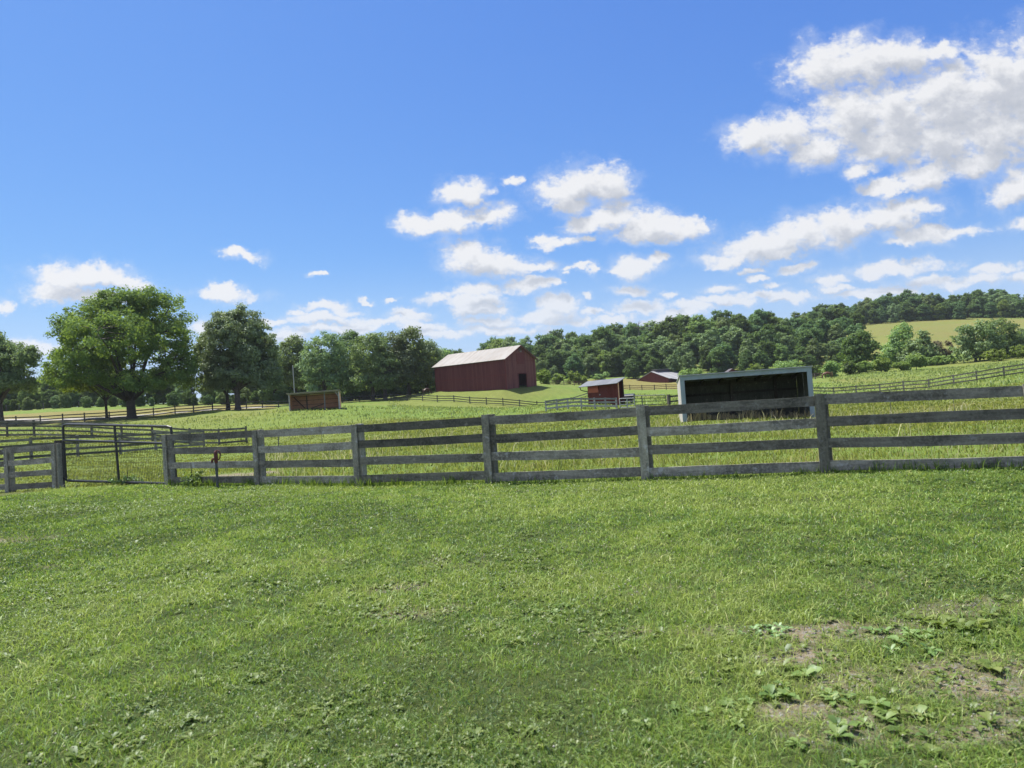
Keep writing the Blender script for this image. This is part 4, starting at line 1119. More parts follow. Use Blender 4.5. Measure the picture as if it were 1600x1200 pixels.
for off, st, hr in ((2, 5.0, (4.5, 8)), (12, 6.5, (7, 10)), (26, 7.5, (8, 11.5))):
    tier(-140, 470, lambda px: 182 + off, st, 5, L_T, 'trees of the left tree line', hr)
for off in (0, 9):
    tier(440, 690, lambda px: 180 + off, 5.0, 3, 'leafy tree filling the gaps behind the row of trees left of the barn', 'trees behind the row', (9, 12.5))
for off in (0, 12):
    tier(440, 700, lambda px: 262 + off, 6.5, 4, 'leafy tree in the far hedge behind the low house and the row of trees', 'trees of the far hedge', (6, 9))
tier(-150, 450, lambda px: 168.0, 3.2, 1.5, 'low bush in the hedge along the far edge of the yellow field on the left', 'hedge bushes of the yellow field', (2.2, 4.2))
PROTO = {}
def proto(kind, idx):
    key = (kind, idx)
    if key in PROTO: return PROTO[key]
    rg = np.random.default_rng(300 + idx * 7)
    lb = [(0, 0, 6.3, 2.6, 2.6, 2.9)]
    for q in range(7):
        a = 2 * math.pi * q / 7 + rg.random(); hgt = rg.uniform(3.2, 8.2); r_ = rg.uniform(1.2, 2.4)
        lb.append((math.cos(a) * r_, math.sin(a) * r_, hgt, rg.uniform(1.2, 2.1), rg.uniform(1.2, 2.1), rg.uniform(1.1, 1.8)))
    for q in range(6):
        a = 2 * math.pi * (q + rg.random() * .5) / 6; r_ = rg.uniform(1.0, 2.0)
        lb.append((math.cos(a) * r_, math.sin(a) * r_, rg.uniform(1.2, 2.6), rg.uniform(1.3, 1.9), rg.uniform(1.3, 1.9), rg.uniform(1.1, 1.6)))
    lb.append((rg.uniform(-.8, .8), rg.uniform(-.8, .8), 8.6, 1.3, 1.3, 1.4))
    leaf = ['forest_leaf', 'forest_leaf', 'row_leaf', 'forest_leaf', 'row_leaf', 'bush_leaf'][idx]
    PROTO[key] = (lb, leaf)
    return PROTO[key]
built = {}
for (x, y, lab, grp, hgt, d) in spots:
    idx = random.choice([0, 1, 2, 3, 4, 0, 1, 2, 3, 5])
    z = h1(x, y) - .2
    nm = 'woodland_tree'
    s = hgt / 10.0
    if idx not in built:
        lb, leaf = proto('w', idx)
        o = make_tree(nm, Vector((x, y, z)), lab, 'tree', grp, lb, 420, 36, .225, .68, 2.6, .2, leaf, 'bark', 400 + idx, 6, 0, .45, -.85)
        o.scale = (s * random.uniform(.9, 1.15),) * 2 + (s,)
        built[idx] = o
    else:
        w = s * random.uniform(.88, 1.2)
        copy_tree(built[idx], (x, y, z), (w, s * random.uniform(.92, 1.1)), random.uniform(0, 6.28), lab, grp)

# bare dead tree poking out of the wood
def dead_tree(px, py, d, top, lab):
    B = ground_pt(px, py, d); t = at(px, top, d)
    rnd = random.Random(px); mb = MB()
    root = empty('dead_tree', B, lab, 'tree')
    Hh = t.z - B.z
    mb.tube([B, B + Vector((.1, 0, Hh * .6)), B + Vector((.3, 0, Hh))], [.3, .2, .05], 6)
    for k in range(16):
        s = B + Vector((.1, 0, Hh * rnd.uniform(.72, .97))); e = s + Vector((rnd.uniform(-2.2, 2.2), rnd.uniform(-1.5, 1.5), rnd.uniform(.3, 1.8)))
        mb.tube([s, s.lerp(e, .5) + Vector((0, 0, .3)), e], [.09, .07, .03], 4)
    mb.build('trunk', 'pale_bark', root)
dead_tree(1003, 590, 330, 503, 'bare dead tree poking out of the wood right of the barn')

# distant blue hill
def far_hill():
    xs = np.linspace(-700, 900, 260); v = []; f = []
    ys = np.linspace(1150, 1500, 14)
    for j, y in enumerate(ys):
        prof = math.sin(math.pi * min(1, (j + .2) / 9)) if j < 5 else 1.0
        for i, x in enumerate(xs):
            base_ = np.interp(x, [-700, -350, -150, 0, 120, 300, 900], [40, 46, 74, 88, 92, 100, 110])
            v.append((x, y, base_ * (0.25 + .75 * prof) + (fbm(np.array([x * .06]), np.array([y * .06]), 3)[0] - .5) * 14))
    nx = len(xs)
    for j in range(len(ys) - 1):
        for i in range(nx - 1):
            a = j * nx + i; f.append((a, a + 1, a + nx + 1, a + nx))
    o = link_mesh('hills', v, f, 'far_wood', None, True)
    tag(o, 'distant wooded hill showing faintly over the tree tops', 'hills', None, 'structure')
far_hill()

# ------------------------------------------------------------------ grass
def polar_scatter(n, r0_, r1_, a0, a1, powr=0.0):
    """count per metre of radius constant (density ~ 1/r) when powr = 0"""
    u = rng.random(n); r = r0_ + (r1_ - r0_) * u if powr == 0 else (r0_ ** powr + (r1_ ** powr - r0_ ** powr) * u) ** (1 / powr)
    a = np.radians(rng.uniform(a0, a1, n))
    return r * np.sin(a), r * np.cos(a), r

def blades(name, x, y, hgt, wid, tone, mat, label, lean=.5, three=True, cat='grass'):
    n_ = len(x); z = Hb(x, y)
    a = rng.uniform(0, 2 * np.pi, n_); ux, uy = np.cos(a), np.sin(a)
    b = rng.uniform(0, 2 * np.pi, n_); ln = np.abs(rng.normal(0, lean, n_))
    lx, ly = np.cos(b) * ln, np.sin(b) * ln
    p = np.stack([x, y, z - .01], -1)
    w = wid[:, None] / 2 * np.stack([ux, uy, np.zeros(n_)], -1)
    m_ = p + np.stack([lx * hgt * .35, ly * hgt * .35, hgt * .6], -1)
    t = p + np.stack([lx * hgt * 1.0, ly * hgt * 1.0, hgt * np.clip(1.0 - .18 * ln, .4, 1)], -1)
    if three:
        v = np.stack([p - w, p + w, m_ + w * .8, m_ - w * .8, t + w * .12, t - w * .12], 1).reshape(-1, 3)
        k = np.arange(n_)[:, None] * 6
        f = np.concatenate([k + np.array([0, 1, 2, 3]), k + np.array([3, 2, 4, 5])], 0)
        tn = np.repeat(tone, 6)
    else:
        v = np.stack([p - w, p + w, t + w * .25, t - w * .25], 1).reshape(-1, 3)
        f = np.arange(n_)[:, None] * 4 + np.array([0, 1, 2, 3]); tn = np.repeat(tone, 4)
    o = link_mesh(name, v, f, mat, None, False, {'tone': np.clip(tn, 0, 1)})
    tag(o, label, cat, None, 'stuff')
    return o

def lawn():
    n_ = 960000
    x, y, r = polar_scatter(n_, 2.3, 24, -63, 67, .85)
    bd = beyond(x, y)
    k = (bd < .25) & (rng.random(n_) > bare(x, y) * .93) & (rng.random(n_) < .30 + 1.15 * fbm(x * 1.7, y * 1.7, 3) * (.55 + .9 * vnoise(x * 9, y * 9)))
    x, y, r, bd = x[k], y[k], r[k], bd[k]
    clump = fbm(x * .8, y * .8, 4); c2 = fbm(x * 5 + 50, y * 5, 2)
    big = fbm(x * .28 + 9, y * .28, 3)
    h_ = (.016 + .034 * clump + .03 * c2) * rng.uniform(.6, 1.4, len(x)) * (1 + .7 * np.clip((3.6 - r) / 1.5, 0, 1) * clump)
    near_f = np.clip(1 + bd / 2.6, 0, 1)          # paler strip along the fence
    tone = .31 + 1.5 * (big - .5) + .30 * near_f + 1.1 * (c2 - .5) + .9 * (clump - .5) + rng.normal(0, .22, len(x))
    tone = np.where(rng.random(len(x)) < .04 + .3 * bare(x, y), 1.0, np.minimum(tone, .8))
    w = np.maximum(.0042, .00115 * r) * rng.uniform(.6, 1.3, len(x))
    blades('lawn_grass', x, y, h_, w, tone, 'grass_blade', 'short mown green lawn grass in front of the board fence', 1.15)
    # dry thatch and straw on the worn places
    n_ = 38000
    x, y, r = polar_scatter(n_, 2.3, 20, -63, 67, .85)
    k = (beyond(x, y) < 0) & (rng.random(n_) < .06 + bare(x, y) * .5 + .5 * np.clip(fbm(x * .9 + 4, y * .9 + 8, 4) - .56, 0, 1) * 3)
    x, y, r = x[k], y[k], r[k]
    blades('dry_thatch', x, y, rng.uniform(.015, .04, len(x)), np.maximum(.004, .0011 * r), rng.random(len(x)), 'straw_blade', 'pale dead grass lying in worn spots of the lawn', 1.9)
lawn()

def fence_strip():
    n_ = 15000
    i = rng.integers(0, len(fence_xy) - 1, n_); t = rng.random(n_)
    FX = np.array(fence_xy)
    q = FX[i] * (1 - t[:, None]) + FX[i + 1] * t[:, None]
    x = q[:, 0] + rng.normal(0, .06, n_); y = q[:, 1] + rng.normal(.05, .13, n_)
    cl = fbm(x * 2.2, y * 2.2, 3)
    k = rng.random(n_) < cl * 1.5 - .2
    x, y, cl = x[k], y[k], cl[k]
    blades('fence_grass', x, y, (.06 + .22 * cl ** 1.5) * rng.uniform(.5, 1.4, len(x)), rng.uniform(.008, .016, len(x)), rng.uniform(.05, .65, len(x)), 'grass_blade', 'longer uncut grass growing along the foot of the board fence', .5)
fence_strip()

def pasture():
    n_ = 360000
    x, y, r = polar_scatter(n_, 11.5, 75, -54, 63)
    bd = beyond(x, y)
    cl = fbm(x * .5, y * .5, 4); tall = fbm(x * .12 + 31, y * .12, 3)
    k = (bd > .15) & (rng.random(n_) < .35 + .9 * cl) & (rng.random(n_) > bare(x, y)) & (bd > .0)
    # keep the shelter floor clear
    lx = (x - SHF.o.x) * SHF.X.x + (y - SHF.o.y) * SHF.X.y; ly = (x - SHF.o.x) * SHF.Y.x + (y - SHF.o.y) * SHF.Y.y
    k &= ~((lx > -.05) & (lx < SHW + .05) & (ly > -.02) & (ly < 3.4))
    x, y, r, cl, tall = x[k], y[k], r[k], cl[k], tall[k]
    h_ = (.06 + .22 * np.clip(cl - .25, 0, 1) + .2 * np.clip(tall - .5, 0, 1)) * (.6 + .8 * vnoise(x * 3.1, y * 3.1)) * rng.uniform(.6, 1.5, len(x))
    h_ *= np.where(x < -14, .65, .82)
    tone = .26 + 1.1 * (cl - .5) + .5 * (vnoise(x * 2.1 + 9, y * 2.1) - .5) + .8 * np.clip(fbm(x * .09, y * .2 + 7, 3) - .45, -.3, 1) + rng.normal(0, .17, len(x))
    blades('pasture_grass', x, y, h_, np.maximum(.008, .0012 * r) * rng.uniform(.6, 1.4, len(x)), tone, 'pasture_blade', 'rough knee-high green grass of the pasture behind the board fence', 1.0)
    n_ = 110000
    x, y, r = polar_scatter(n_, 72, 195, -44, 44)
    cl = fbm(x * .3, y * .3, 4); k = rng.random(n_) < cl * 1.4 - .2
    a = np.degrees(np.arctan2(x, y)); k &= ~((a < -10) & (r > 100)); k &= ~((a < 16) & (r > 128) & (a > -9)); k &= ~((a < 24) & (r > 150))
    x, y, r, cl = x[k], y[k], r[k], cl[k]
    blades('pasture_tufts', x, y, rng.uniform(.1, .35, len(x)), .0014 * r * rng.uniform(.6, 1.6, len(x)), .30 + .8 * (cl - .5) + rng.normal(0, .18, len(x)), 'pasture_blade', 'tufted grass on the farther pasture slopes', .6, False)
    # seed heads and dry stalks
    n_ = 4500
    x, y, r = polar_scatter(n_, 12.5, 45, -20, 46)
    k = (beyond(x, y) > .3) & (rng.random(n_) < np.clip(fbm(x * .35 + 5, y * .35, 3) - .4, 0, 1) * 3)
    lx = (x - SHF.o.x) * SHF.X.x + (y - SHF.o.y) * SHF.X.y; ly = (x - SHF.o.x) * SHF.Y.x + (y - SHF.o.y) * SHF.Y.y
    k &= ~((lx > -.1) & (lx < SHW + .1) & (ly > -.02) & (ly < 3.4))
    x, y, r = x[k], y[k], r[k]
    blades('seed_stalks', x, y, rng.uniform(.3, .6, len(x)), .0007 * r, rng.random(len(x)), 'straw_blade', 'thin dry seed stalks standing in the pasture', .35)
    # dry tall grass at the mouth of the white shelter
    n_ = 620
    lx = rng.uniform(.2, SHW - .15, n_); ly = rng.uniform(-.35, .25, n_)
    x = SHF.o.x + SHF.X.x * lx + SHF.Y.x * ly; y = SHF.o.y + SHF.X.y * lx + SHF.Y.y * ly
    cl = vnoise(lx * 3.1, lx * 0 + 3)
    blades('dry_grass', x, y, (.22 + .55 * cl * rng.random(n_)) , rng.uniform(.02, .035, n_), rng.random(n_), 'straw_blade', 'tall dry grass across the mouth of the white shelter', .35)
pasture()

def rosettes(name, x, y, size, nleaf, mat, label, kind='stuff', cat='weeds', tone0=.5):
    """broad-leaved weeds: a ring of folded leaves"""
    V = []; T = []; Fc = []
    n_ = len(x); z = Hb(x, y)
    for L in range(nleaf):
        keep = rng.random(n_) < .85
        xx, yy, zz, s = x[keep], y[keep], z[keep], size[keep] * rng.uniform(.65, 1.2, keep.sum())
        m_ = len(xx)
        a = 2 * np.pi * L / nleaf + rng.uniform(-.5, .5, m_) + xx * 40
        el = rng.uniform(.08, .75, m_)
        dirv = np.stack([np.cos(a) * np.cos(el), np.sin(a) * np.cos(el), np.sin(el)], -1)
        side = np.stack([-np.sin(a), np.cos(a), np.zeros(m_)], -1)
        o = np.stack([xx, yy, zz + .012], -1); S = s[:, None]
        w = S * rng.uniform(.17, .30, (m_, 1))
        droop = np.array([0, 0, -1.0]) * S * rng.uniform(.1, .3, (m_, 1))
        p0 = o; p1 = o + dirv * S * .35; p2 = o + dirv * S * .72 + droop * .3; p3 = o + dirv * S + droop
        upz = np.array([0, 0, 1.0]) * w * .35
        v = np.stack([p0, p1 + side * w * .85 + upz, p2 + side * w + upz * .8, p3, p2 - side * w + upz * .8, p1 - side * w * .85 + upz, p1, p2], 1)
        base = sum(len(q) for q in V)
        k = base + np.arange(m_)[:, None] * 8
        Fc.append(np.concatenate([k + np.array(q) for q in ([0, 1, 6, 5], [6, 1, 2, 7], [5, 6, 7, 4], [7, 2, 3, 4])], 0))
        V.append(v.reshape(-1, 3))
        T.append(np.repeat(np.clip(tone0 + rng.normal(0, .22, m_), 0, 1), 8))
    f = np.concatenate(Fc, 0)
    return np.concatenate(V, 0), f, np.concatenate(T)

def weeds():
    n_ = 130000
    x, y, r = polar_scatter(n_, 2.6, 17, -60, 64, 1.1)
    m_ = np.clip(fbm(x * .55 + 20, y * .55 + 3, 4) - .42, 0, 1) * 4
    px_ = x / np.maximum(y, .1); patch = np.clip(fbm(x * 1.6 + 2, y * 1.6 + 40, 3) - .3, 0, 1) * 2
    band = np.exp(-((y - 5.6) / 2.6) ** 2) * np.where(px_ > -.3, 1, .45)
    k = (beyond(x, y) < -.2) & (rng.random(n_) < (m_ * .6 + .18 + .3 * bare(x, y)) * (.26 + .85 * band) * patch)
    x, y, r = x[k], y[k], r[k]
    s = rng.uniform(.014, .042, len(x)) * (1 + .6 * (rng.random(len(x)) < .15))
    v, f, t = rosettes('w', x, y, s, 7, 'weed_leaf', '')
    o = link_mesh('lawn_weeds', v, f, 'weed_leaf', None, False, {'tone': t})
    tag(o, 'broad-leaved plantain and dock seedlings scattered over the lawn', 'weeds', None, 'stuff')
    # clover leaves carpet
    n_ = 98000
    x, y, r = polar_scatter(n_, 2.5, 19, -60, 64, 1.0)
    m_ = np.clip(fbm(x * .7 + 70, y * .7 + 33, 4) - .45, 0, 1) * 4
    k = (beyond(x, y) < -.1) & (rng.random(n_) < m_)
    x, y, r = x[k], y[k], r[k]
    s = np.maximum(.016, .003 * r) * rng.uniform(.7, 1.3, len(x))
    v, f, t = rosettes('c', x, y, s, 3, 'weed_leaf', '', tone0=.35)
    v[:, 2] += .022
    o = link_mesh('clover', v, f, 'weed_leaf', None, False, {'tone': t})
    tag(o, 'low carpet of clover leaves mixed into the lawn', 'clover', None, 'stuff')
    # clover flower heads
    n_ = 21000
    x, y, r = polar_scatter(n_, 2.6, 21, -60, 64, 1.2)
    m_ = np.clip(fbm(x * .5 + 11, y * .5 + 90, 3) - .36, 0, 1) * 3
    k = (beyond(x, y) < -.1) & (rng.random(n_) < m_ * .5)
    x, y, r = x[k], y[k], r[k]; n_ = len(x)
    z = Hb(x, y) + rng.uniform(.025, .06, n_)
    s = np.maximum(.0065, .00075 * r) * rng.uniform(.6, 1.25, n_)
    oc = np.array([(1, 0, 0), (0, 1, 0), (-1, 0, 0), (0, -1, 0), (0, 0, 1), (0, 0, -1)], float)
    v = (np.stack([x, y, z], -1)[:, None, :] + oc[None] * s[:, None, None]).reshape(-1, 3)
    tri = np.array([(0, 1, 4), (1, 2, 4), (2, 3, 4), (3, 0, 4), (1, 0, 5), (2, 1, 5), (3, 2, 5), (0, 3, 5)])
    f = (np.arange(n_)[:, None, None] * 6 + tri[None]).reshape(-1, 3)
    o = link_mesh('clover_flowers', v, f, 'clover_flower', None, True, {'tone': np.repeat(rng.random(n_), 6)})
    tag(o, 'small white clover flower heads dotted over the lawn', 'flowers', None, 'stuff')
    # gravel on the bare places
    n_ = 60000
    x, y, r = polar_scatter(n_, 2.6, 13, -42, 42, 1.0)
    k = (rng.random(n_) < (bare(x, y) - .15) * .8)
    x, y, r = x[k], y[k], r[k]; n_ = len(x)
    z = Hb(x, y); s = np.maximum(.004, .0011 * r) * rng.uniform(.6, 2.2, n_) ** 1.2
    jit = rng.uniform(.6, 1.3, (n_, 6, 1))
    v = (np.stack([x, y, z], -1)[:, None, :] + oc[None] * jit * s[:, None, None] * np.array([1, 1, .55])).reshape(-1, 3)
    f = (np.arange(n_)[:, None, None] * 6 + tri[None]).reshape(-1, 3)
    o = link_mesh('gravel', v, f, 'stone', None, False, {'tone': np.repeat(rng.random(n_), 6)})
    tag(o, 'small grey stones and grit showing on the worn ground', 'gravel', None, 'stuff')
    # big single weeds
    for (px, py, s, lab) in ((1520, 985, .24, 'large bright dock weed on the right of the lawn, biggest of its kind'),
                             (1440, 1000, .17, 'dock weed left of the biggest one beside a grey stone patch'),
                             (1245, 1085, .20, 'broad dock weed at the upper edge of the sandy bare patch'),
                             (1350, 1140, .19, 'dock weed with long leaves below the sandy bare patch'),
                             (1195, 985, .13, 'small broad weed by the gravelly strip in the middle right of the lawn'),
                             (1070, 1120, .15, 'pale weed in the longer grass left of the sandy bare patch'),
                             (545, 1100, .13, 'dark broad weed low on the left half of the lawn'),
                             (880, 955, .12, 'flat weed rosette near the middle of the lawn')):
        c = on_lawn(px, py)
        root = empty('dock_weed', (c.x, c.y, hb(c.x, c.y)), lab, 'weed', 'single large weeds in the lawn')
        m_ = 12
        v, f, t = rosettes('b', c.x + rng.normal(0, s * .95, m_), c.y + rng.normal(0, s * .8, m_), np.full(m_, s * .42) * rng.uniform(.6, 1, m_), 8, 'weed_leaf', '')
        link_mesh('leaves', v, f, 'weed_leaf', root, False, {'tone': t})
weeds()

# ------------------------------------------------------------------ horses
def horse(px, py, d, face, coat, hair, label, grazing=True, yaw=0.0):
    B = ground_pt(px, py, d)
    root = empty('horse', B, label, 'horse')
    X = Vector((face * math.cos(yaw), math.sin(yaw), 0)); Y = Vector((-X.y, X.x, 0)); Z = Vector((0, 0, 1))
    P3 = lambda x, y, z: X * x + Y * y + Z * z
    nodes = []; rad = []; edges = []
    def add(p, r_, par=None):
        nodes.append(tuple(p)); rad.append(r_)
        if par is not None: edges.append((par, len(nodes) - 1))
        return len(nodes) - 1
    pel = add(P3(-.62, 0, 1.22), (.27, .28))
    bar_ = add(P3(-.25, 0, 1.17), (.29, .31), pel)
    chest = add(P3(.22, 0, 1.16), (.27, .31), bar_)
    wit = add(P3(.50, 0, 1.20), (.21, .27), chest)
    if grazing:
        n1 = add(P3(.80, 0, 1.02), (.13, .20), wit); n2 = add(P3(1.06, 0, .72), (.10, .15), n1); poll = add(P3(1.22, 0, .46), (.10, .13), n2)
        jaw = add(P3(1.26, 0, .26), (.085, .12), poll); mz = add(P3(1.27, 0, .08), (.06, .075), jaw)
    else:
        n1 = add(P3(.78, 0, 1.42), (.13, .20), wit); n2 = add(P3(.98, 0, 1.68), (.10, .14), n1); poll = add(P3(1.10, 0, 1.86), (.10, .12), n2)
        jaw = add(P3(1.28, 0, 1.76), (.085, .12), poll); mz = add(P3(1.50, 0, 1.60), (.06, .075), jaw)
    for s in (-1, 1):
        ear = add(P3(nodes[poll][0] if False else 0, 0, 0), (.02, .02)) if False else None
        sh = add(P3(.46, s * .15, .95), (.12, .15), wit); fs = .10 * s
        el_ = add(P3(.46 + fs * .3, s * .15, .78), (.075, .09), sh); kn = add(P3(.47 + fs, s * .15, .46), (.05, .05), el_); fe = add(P3(.46 + fs, s * .15, .12), (.04, .04), kn); add(P3(.49 + fs, s * .15, .02), (.055, .05), fe)
        hp = add(P3(-.66, s * .15, 1.0), (.15, .2), pel); st = add(P3(-.52 - fs, s * .15, .80), (.10, .12), hp); hk = add(P3(-.78 - fs, s * .15, .52), (.055, .06), st); ft = add(P3(-.72 - fs, s * .15, .12), (.04, .045), hk); add(P3(-.68 - fs, s * .15, .02), (.055, .05), ft)
    me = bpy.data.meshes.new('body'); me.from_pydata(nodes, edges, []); me.materials.append(MAT[coat])
    ob = bpy.data.objects.new('body', me); COL.objects.link(ob); ob.parent = root
    sk = ob.modifiers.new('skin', 'SKIN'); sk.use_smooth_shade = True
    layer = me.skin_vertices[0].data if len(me.skin_vertices) else None
    if layer is None:
        bm_ = None
    else:
        for i, r_ in enumerate(rad): layer[i].radius = r_
        layer[0].use_root = True
    ob.modifiers.new('subdivision', 'SUBSURF').render_levels = 2
    ORG[ob.name] = Vector(B)
    W_ = lambda p: B + p
    MB().tube([W_(P3(-.86, 0, 1.34)), W_(P3(-1.0, 0, 1.15)), W_(P3(-1.02, 0, .8)), W_(P3(-.98, 0, .45))], [.05, .08, .08, .03], 7).build('tail', hair, root, True)
    np_ = [Vector(nodes[i]) for i in (wit, n1, n2, poll)]
    MB().tube([W_(np_[0] + Z * .24), W_(np_[1] + Z * .17 - X * .05 * 0), W_(np_[2] + Z * .13 + X * .05), W_(np_[3] + Z * .12)], [.03, .05, .05, .03], 6).build('mane', hair, root, True)
    for s in (-1, 1):
        e = Vector(nodes[poll]); tipd = (Z if not grazing else (Z * .6 - X * .2)).normalized()
        MB().tube([W_(e + Y * s * .06 + tipd * .1), W_(e + Y * s * .08 + tipd * .18), W_(e + Y * s * .085 + tipd * .27)], [.03, .035, .008], 6).build('ear', coat, root)
    return ob
def skin_layer_fix(): pass
horse(1293.5, 589.5, 157, -1, 'horse_chestnut', 'horse_flax', 'chestnut horse grazing at the bushes right of the white shelter', True, .15)
horse(667, 616, 149, 1, 'horse_bay', 'horse_hair', 'dark brown horse standing in tree shade at the left end of the barn', True, .7)

# ------------------------------------------------------------------ summer haze
def haze():
    mt, nt, o = newmat('haze')
    pv = N(nt, 'ShaderNodeVolumePrincipled', inp={'Color': (.80, .88, 1.0, 1), 'Density': HAZE, 'Anisotropy': .25})
    nt.links.new(pv.outputs[0], o.inputs['Volume'])
    MAT['haze'] = mt
    b = MB().box((0, 0, 88), (1850, 1850, 112))
    tag(b.build('haze', 'haze'), 'faint blue summer haze filling the air over the valley', 'haze', None, 'stuff')
HAZE = .0001
haze()

# ------------------------------------------------------------------ sun and sky
SUN_EL, SUN_AZ = R(65), R(-52)          # azimuth from +Y towards +X
sd = Vector((math.sin(SUN_AZ) * math.cos(SUN_EL), math.cos(SUN_AZ) * math.cos(SUN_EL), math.sin(SUN_EL)))
sl_ = bpy.data.lights.new('sun', 'SUN'); sl_.energy = 5.0; sl_.angle = R(.53); sl_.color = (1.0, .955, .88)
so = bpy.data.objects.new('sun', sl_); COL.objects.link(so)
so.rotation_euler = (-sd).to_track_quat('-Z', 'Y').to_euler()
so.location = sd * 50

CLOUDS = [
 # big cloud, upper right
 (1285,108,62,40,12),(1340,98,70,42,10),(1400,88,75,32,8),(1460,78,45,16,5),(1330,185,66,52,12),(1400,180,90,62,12),(1480,150,90,68,14),(1560,135,100,66,8),(1640,140,90,90,0),(1560,205,110,48,6),
 (1225,208,52,36,16),(1170,212,46,26,4),(1275,235,44,28,25),(1390,225,80,34,10),(1470,215,110,44,8),(1640,210,90,60,0),
 (1342,266,34,14,15),(1395,290,52,14,6),(1450,270,56,24,12),(1525,252,66,22,10),(1585,285,52,28,15),(1640,280,50,30,0),(1610,345,40,12,8),
 # long bank
 (1180,385,66,24,10),(1240,370,76,30,12),(1320,354,80,30,12),(1395,335,76,26,8),(1440,325,40,15,0),(1145,402,56,11,10),(1210,395,50,10,6),
 (1440,366,52,15,5),(1490,361,56,10,5),(1415,378,34,8,8),
 # middle group
 (728,298,44,19,8),(738,312,22,11,0),(655,350,44,15,0),(705,346,52,17,4),(762,338,40,17,6),
 (868,298,46,22,12),(905,285,56,30,6),(950,292,48,30,-4),(892,318,42,18,0),
 (920,348,46,16,12),(968,340,56,28,-4),(1020,352,62,24,0),(1075,355,38,20,0),(1020,370,66,13,2),(878,378,42,9,4),(850,371,24,7,0),(925,376,16,7,0),(803,285,15,7,0),(1100,352,12,14,0),
 (740,398,54,24,-6),(772,412,64,18,0),(830,414,40,9,0),(995,421,48,16,8),(1037,405,20,8,0),(968,429,28,7,0),(888,421,13,5,0),(907,419,14,6,0),(926,423,12,8,0),
 (745,452,42,13,4),(822,445,46,13,4),(862,442,20,9,0),(735,470,56,12,0),(680,464,32,9,4),(748,484,60,9,0),(885,428,10,5,0),
 # left
 (378,400,34,9,-6),(372,396,18,8,0),(130,432,84,20,0),(95,440,52,18,0),(85,461,58,17,0),(185,438,44,14,-8),(150,465,66,10,0),
 (350,458,58,11,0),(346,450,34,9,0),(-5,482,22,13,0),(492,425,12,4,0),(515,478,48,8,0),(465,487,16,6,0),(505,496,66,9,0),(520,512,60,9,0),(640,489,44,8,0),(600,500,64,9,0),(448,520,34,12,0),(318,515,26,12,0),(60,545,60,12,0),(570,466,10,4,0),(612,465,12,4,5),
 # low, far
 (985,455,36,9,2),(1000,482,46,12,2),(1122,450,32,7,3),(1118,466,36,9,3),(1085,478,40,8,0),(1170,421,22,6,4),(1178,435,20,6,0),(1240,420,34,8,6),(870,478,36,16,0),(850,497,70,10,0),(765,502,50,9,0),(920,465,9,5,0),
 (660,508,46,8,0),(700,520,60,7,0),(790,515,70,8,0),(905,505,40,7,2),(930,490,30,6,0),(960,500,40,8,3),(1030,500,36,7,3),(1050,462,20,5,4),(1060,490,40,7,3),(1150,470,40,8,3),(1205,445,22,5,4),(1190,460,50,7,3),(1345,462,40,6,4),(1360,430,24,6,5),(1490,445,40,7,5),(1560,415,46,9,6),(540,485,30,6,0),(560,508,40,6,0),(430,500,26,6,0),(1302,437,38,9,3),(1310,452,36,8,0),(1450,438,34,11,3),(1535,434,46,11,6),(1235,464,50,9,0),(1390,455,56,9,3),(1600,430,40,12,0),(1400,420,90,12,8),
]
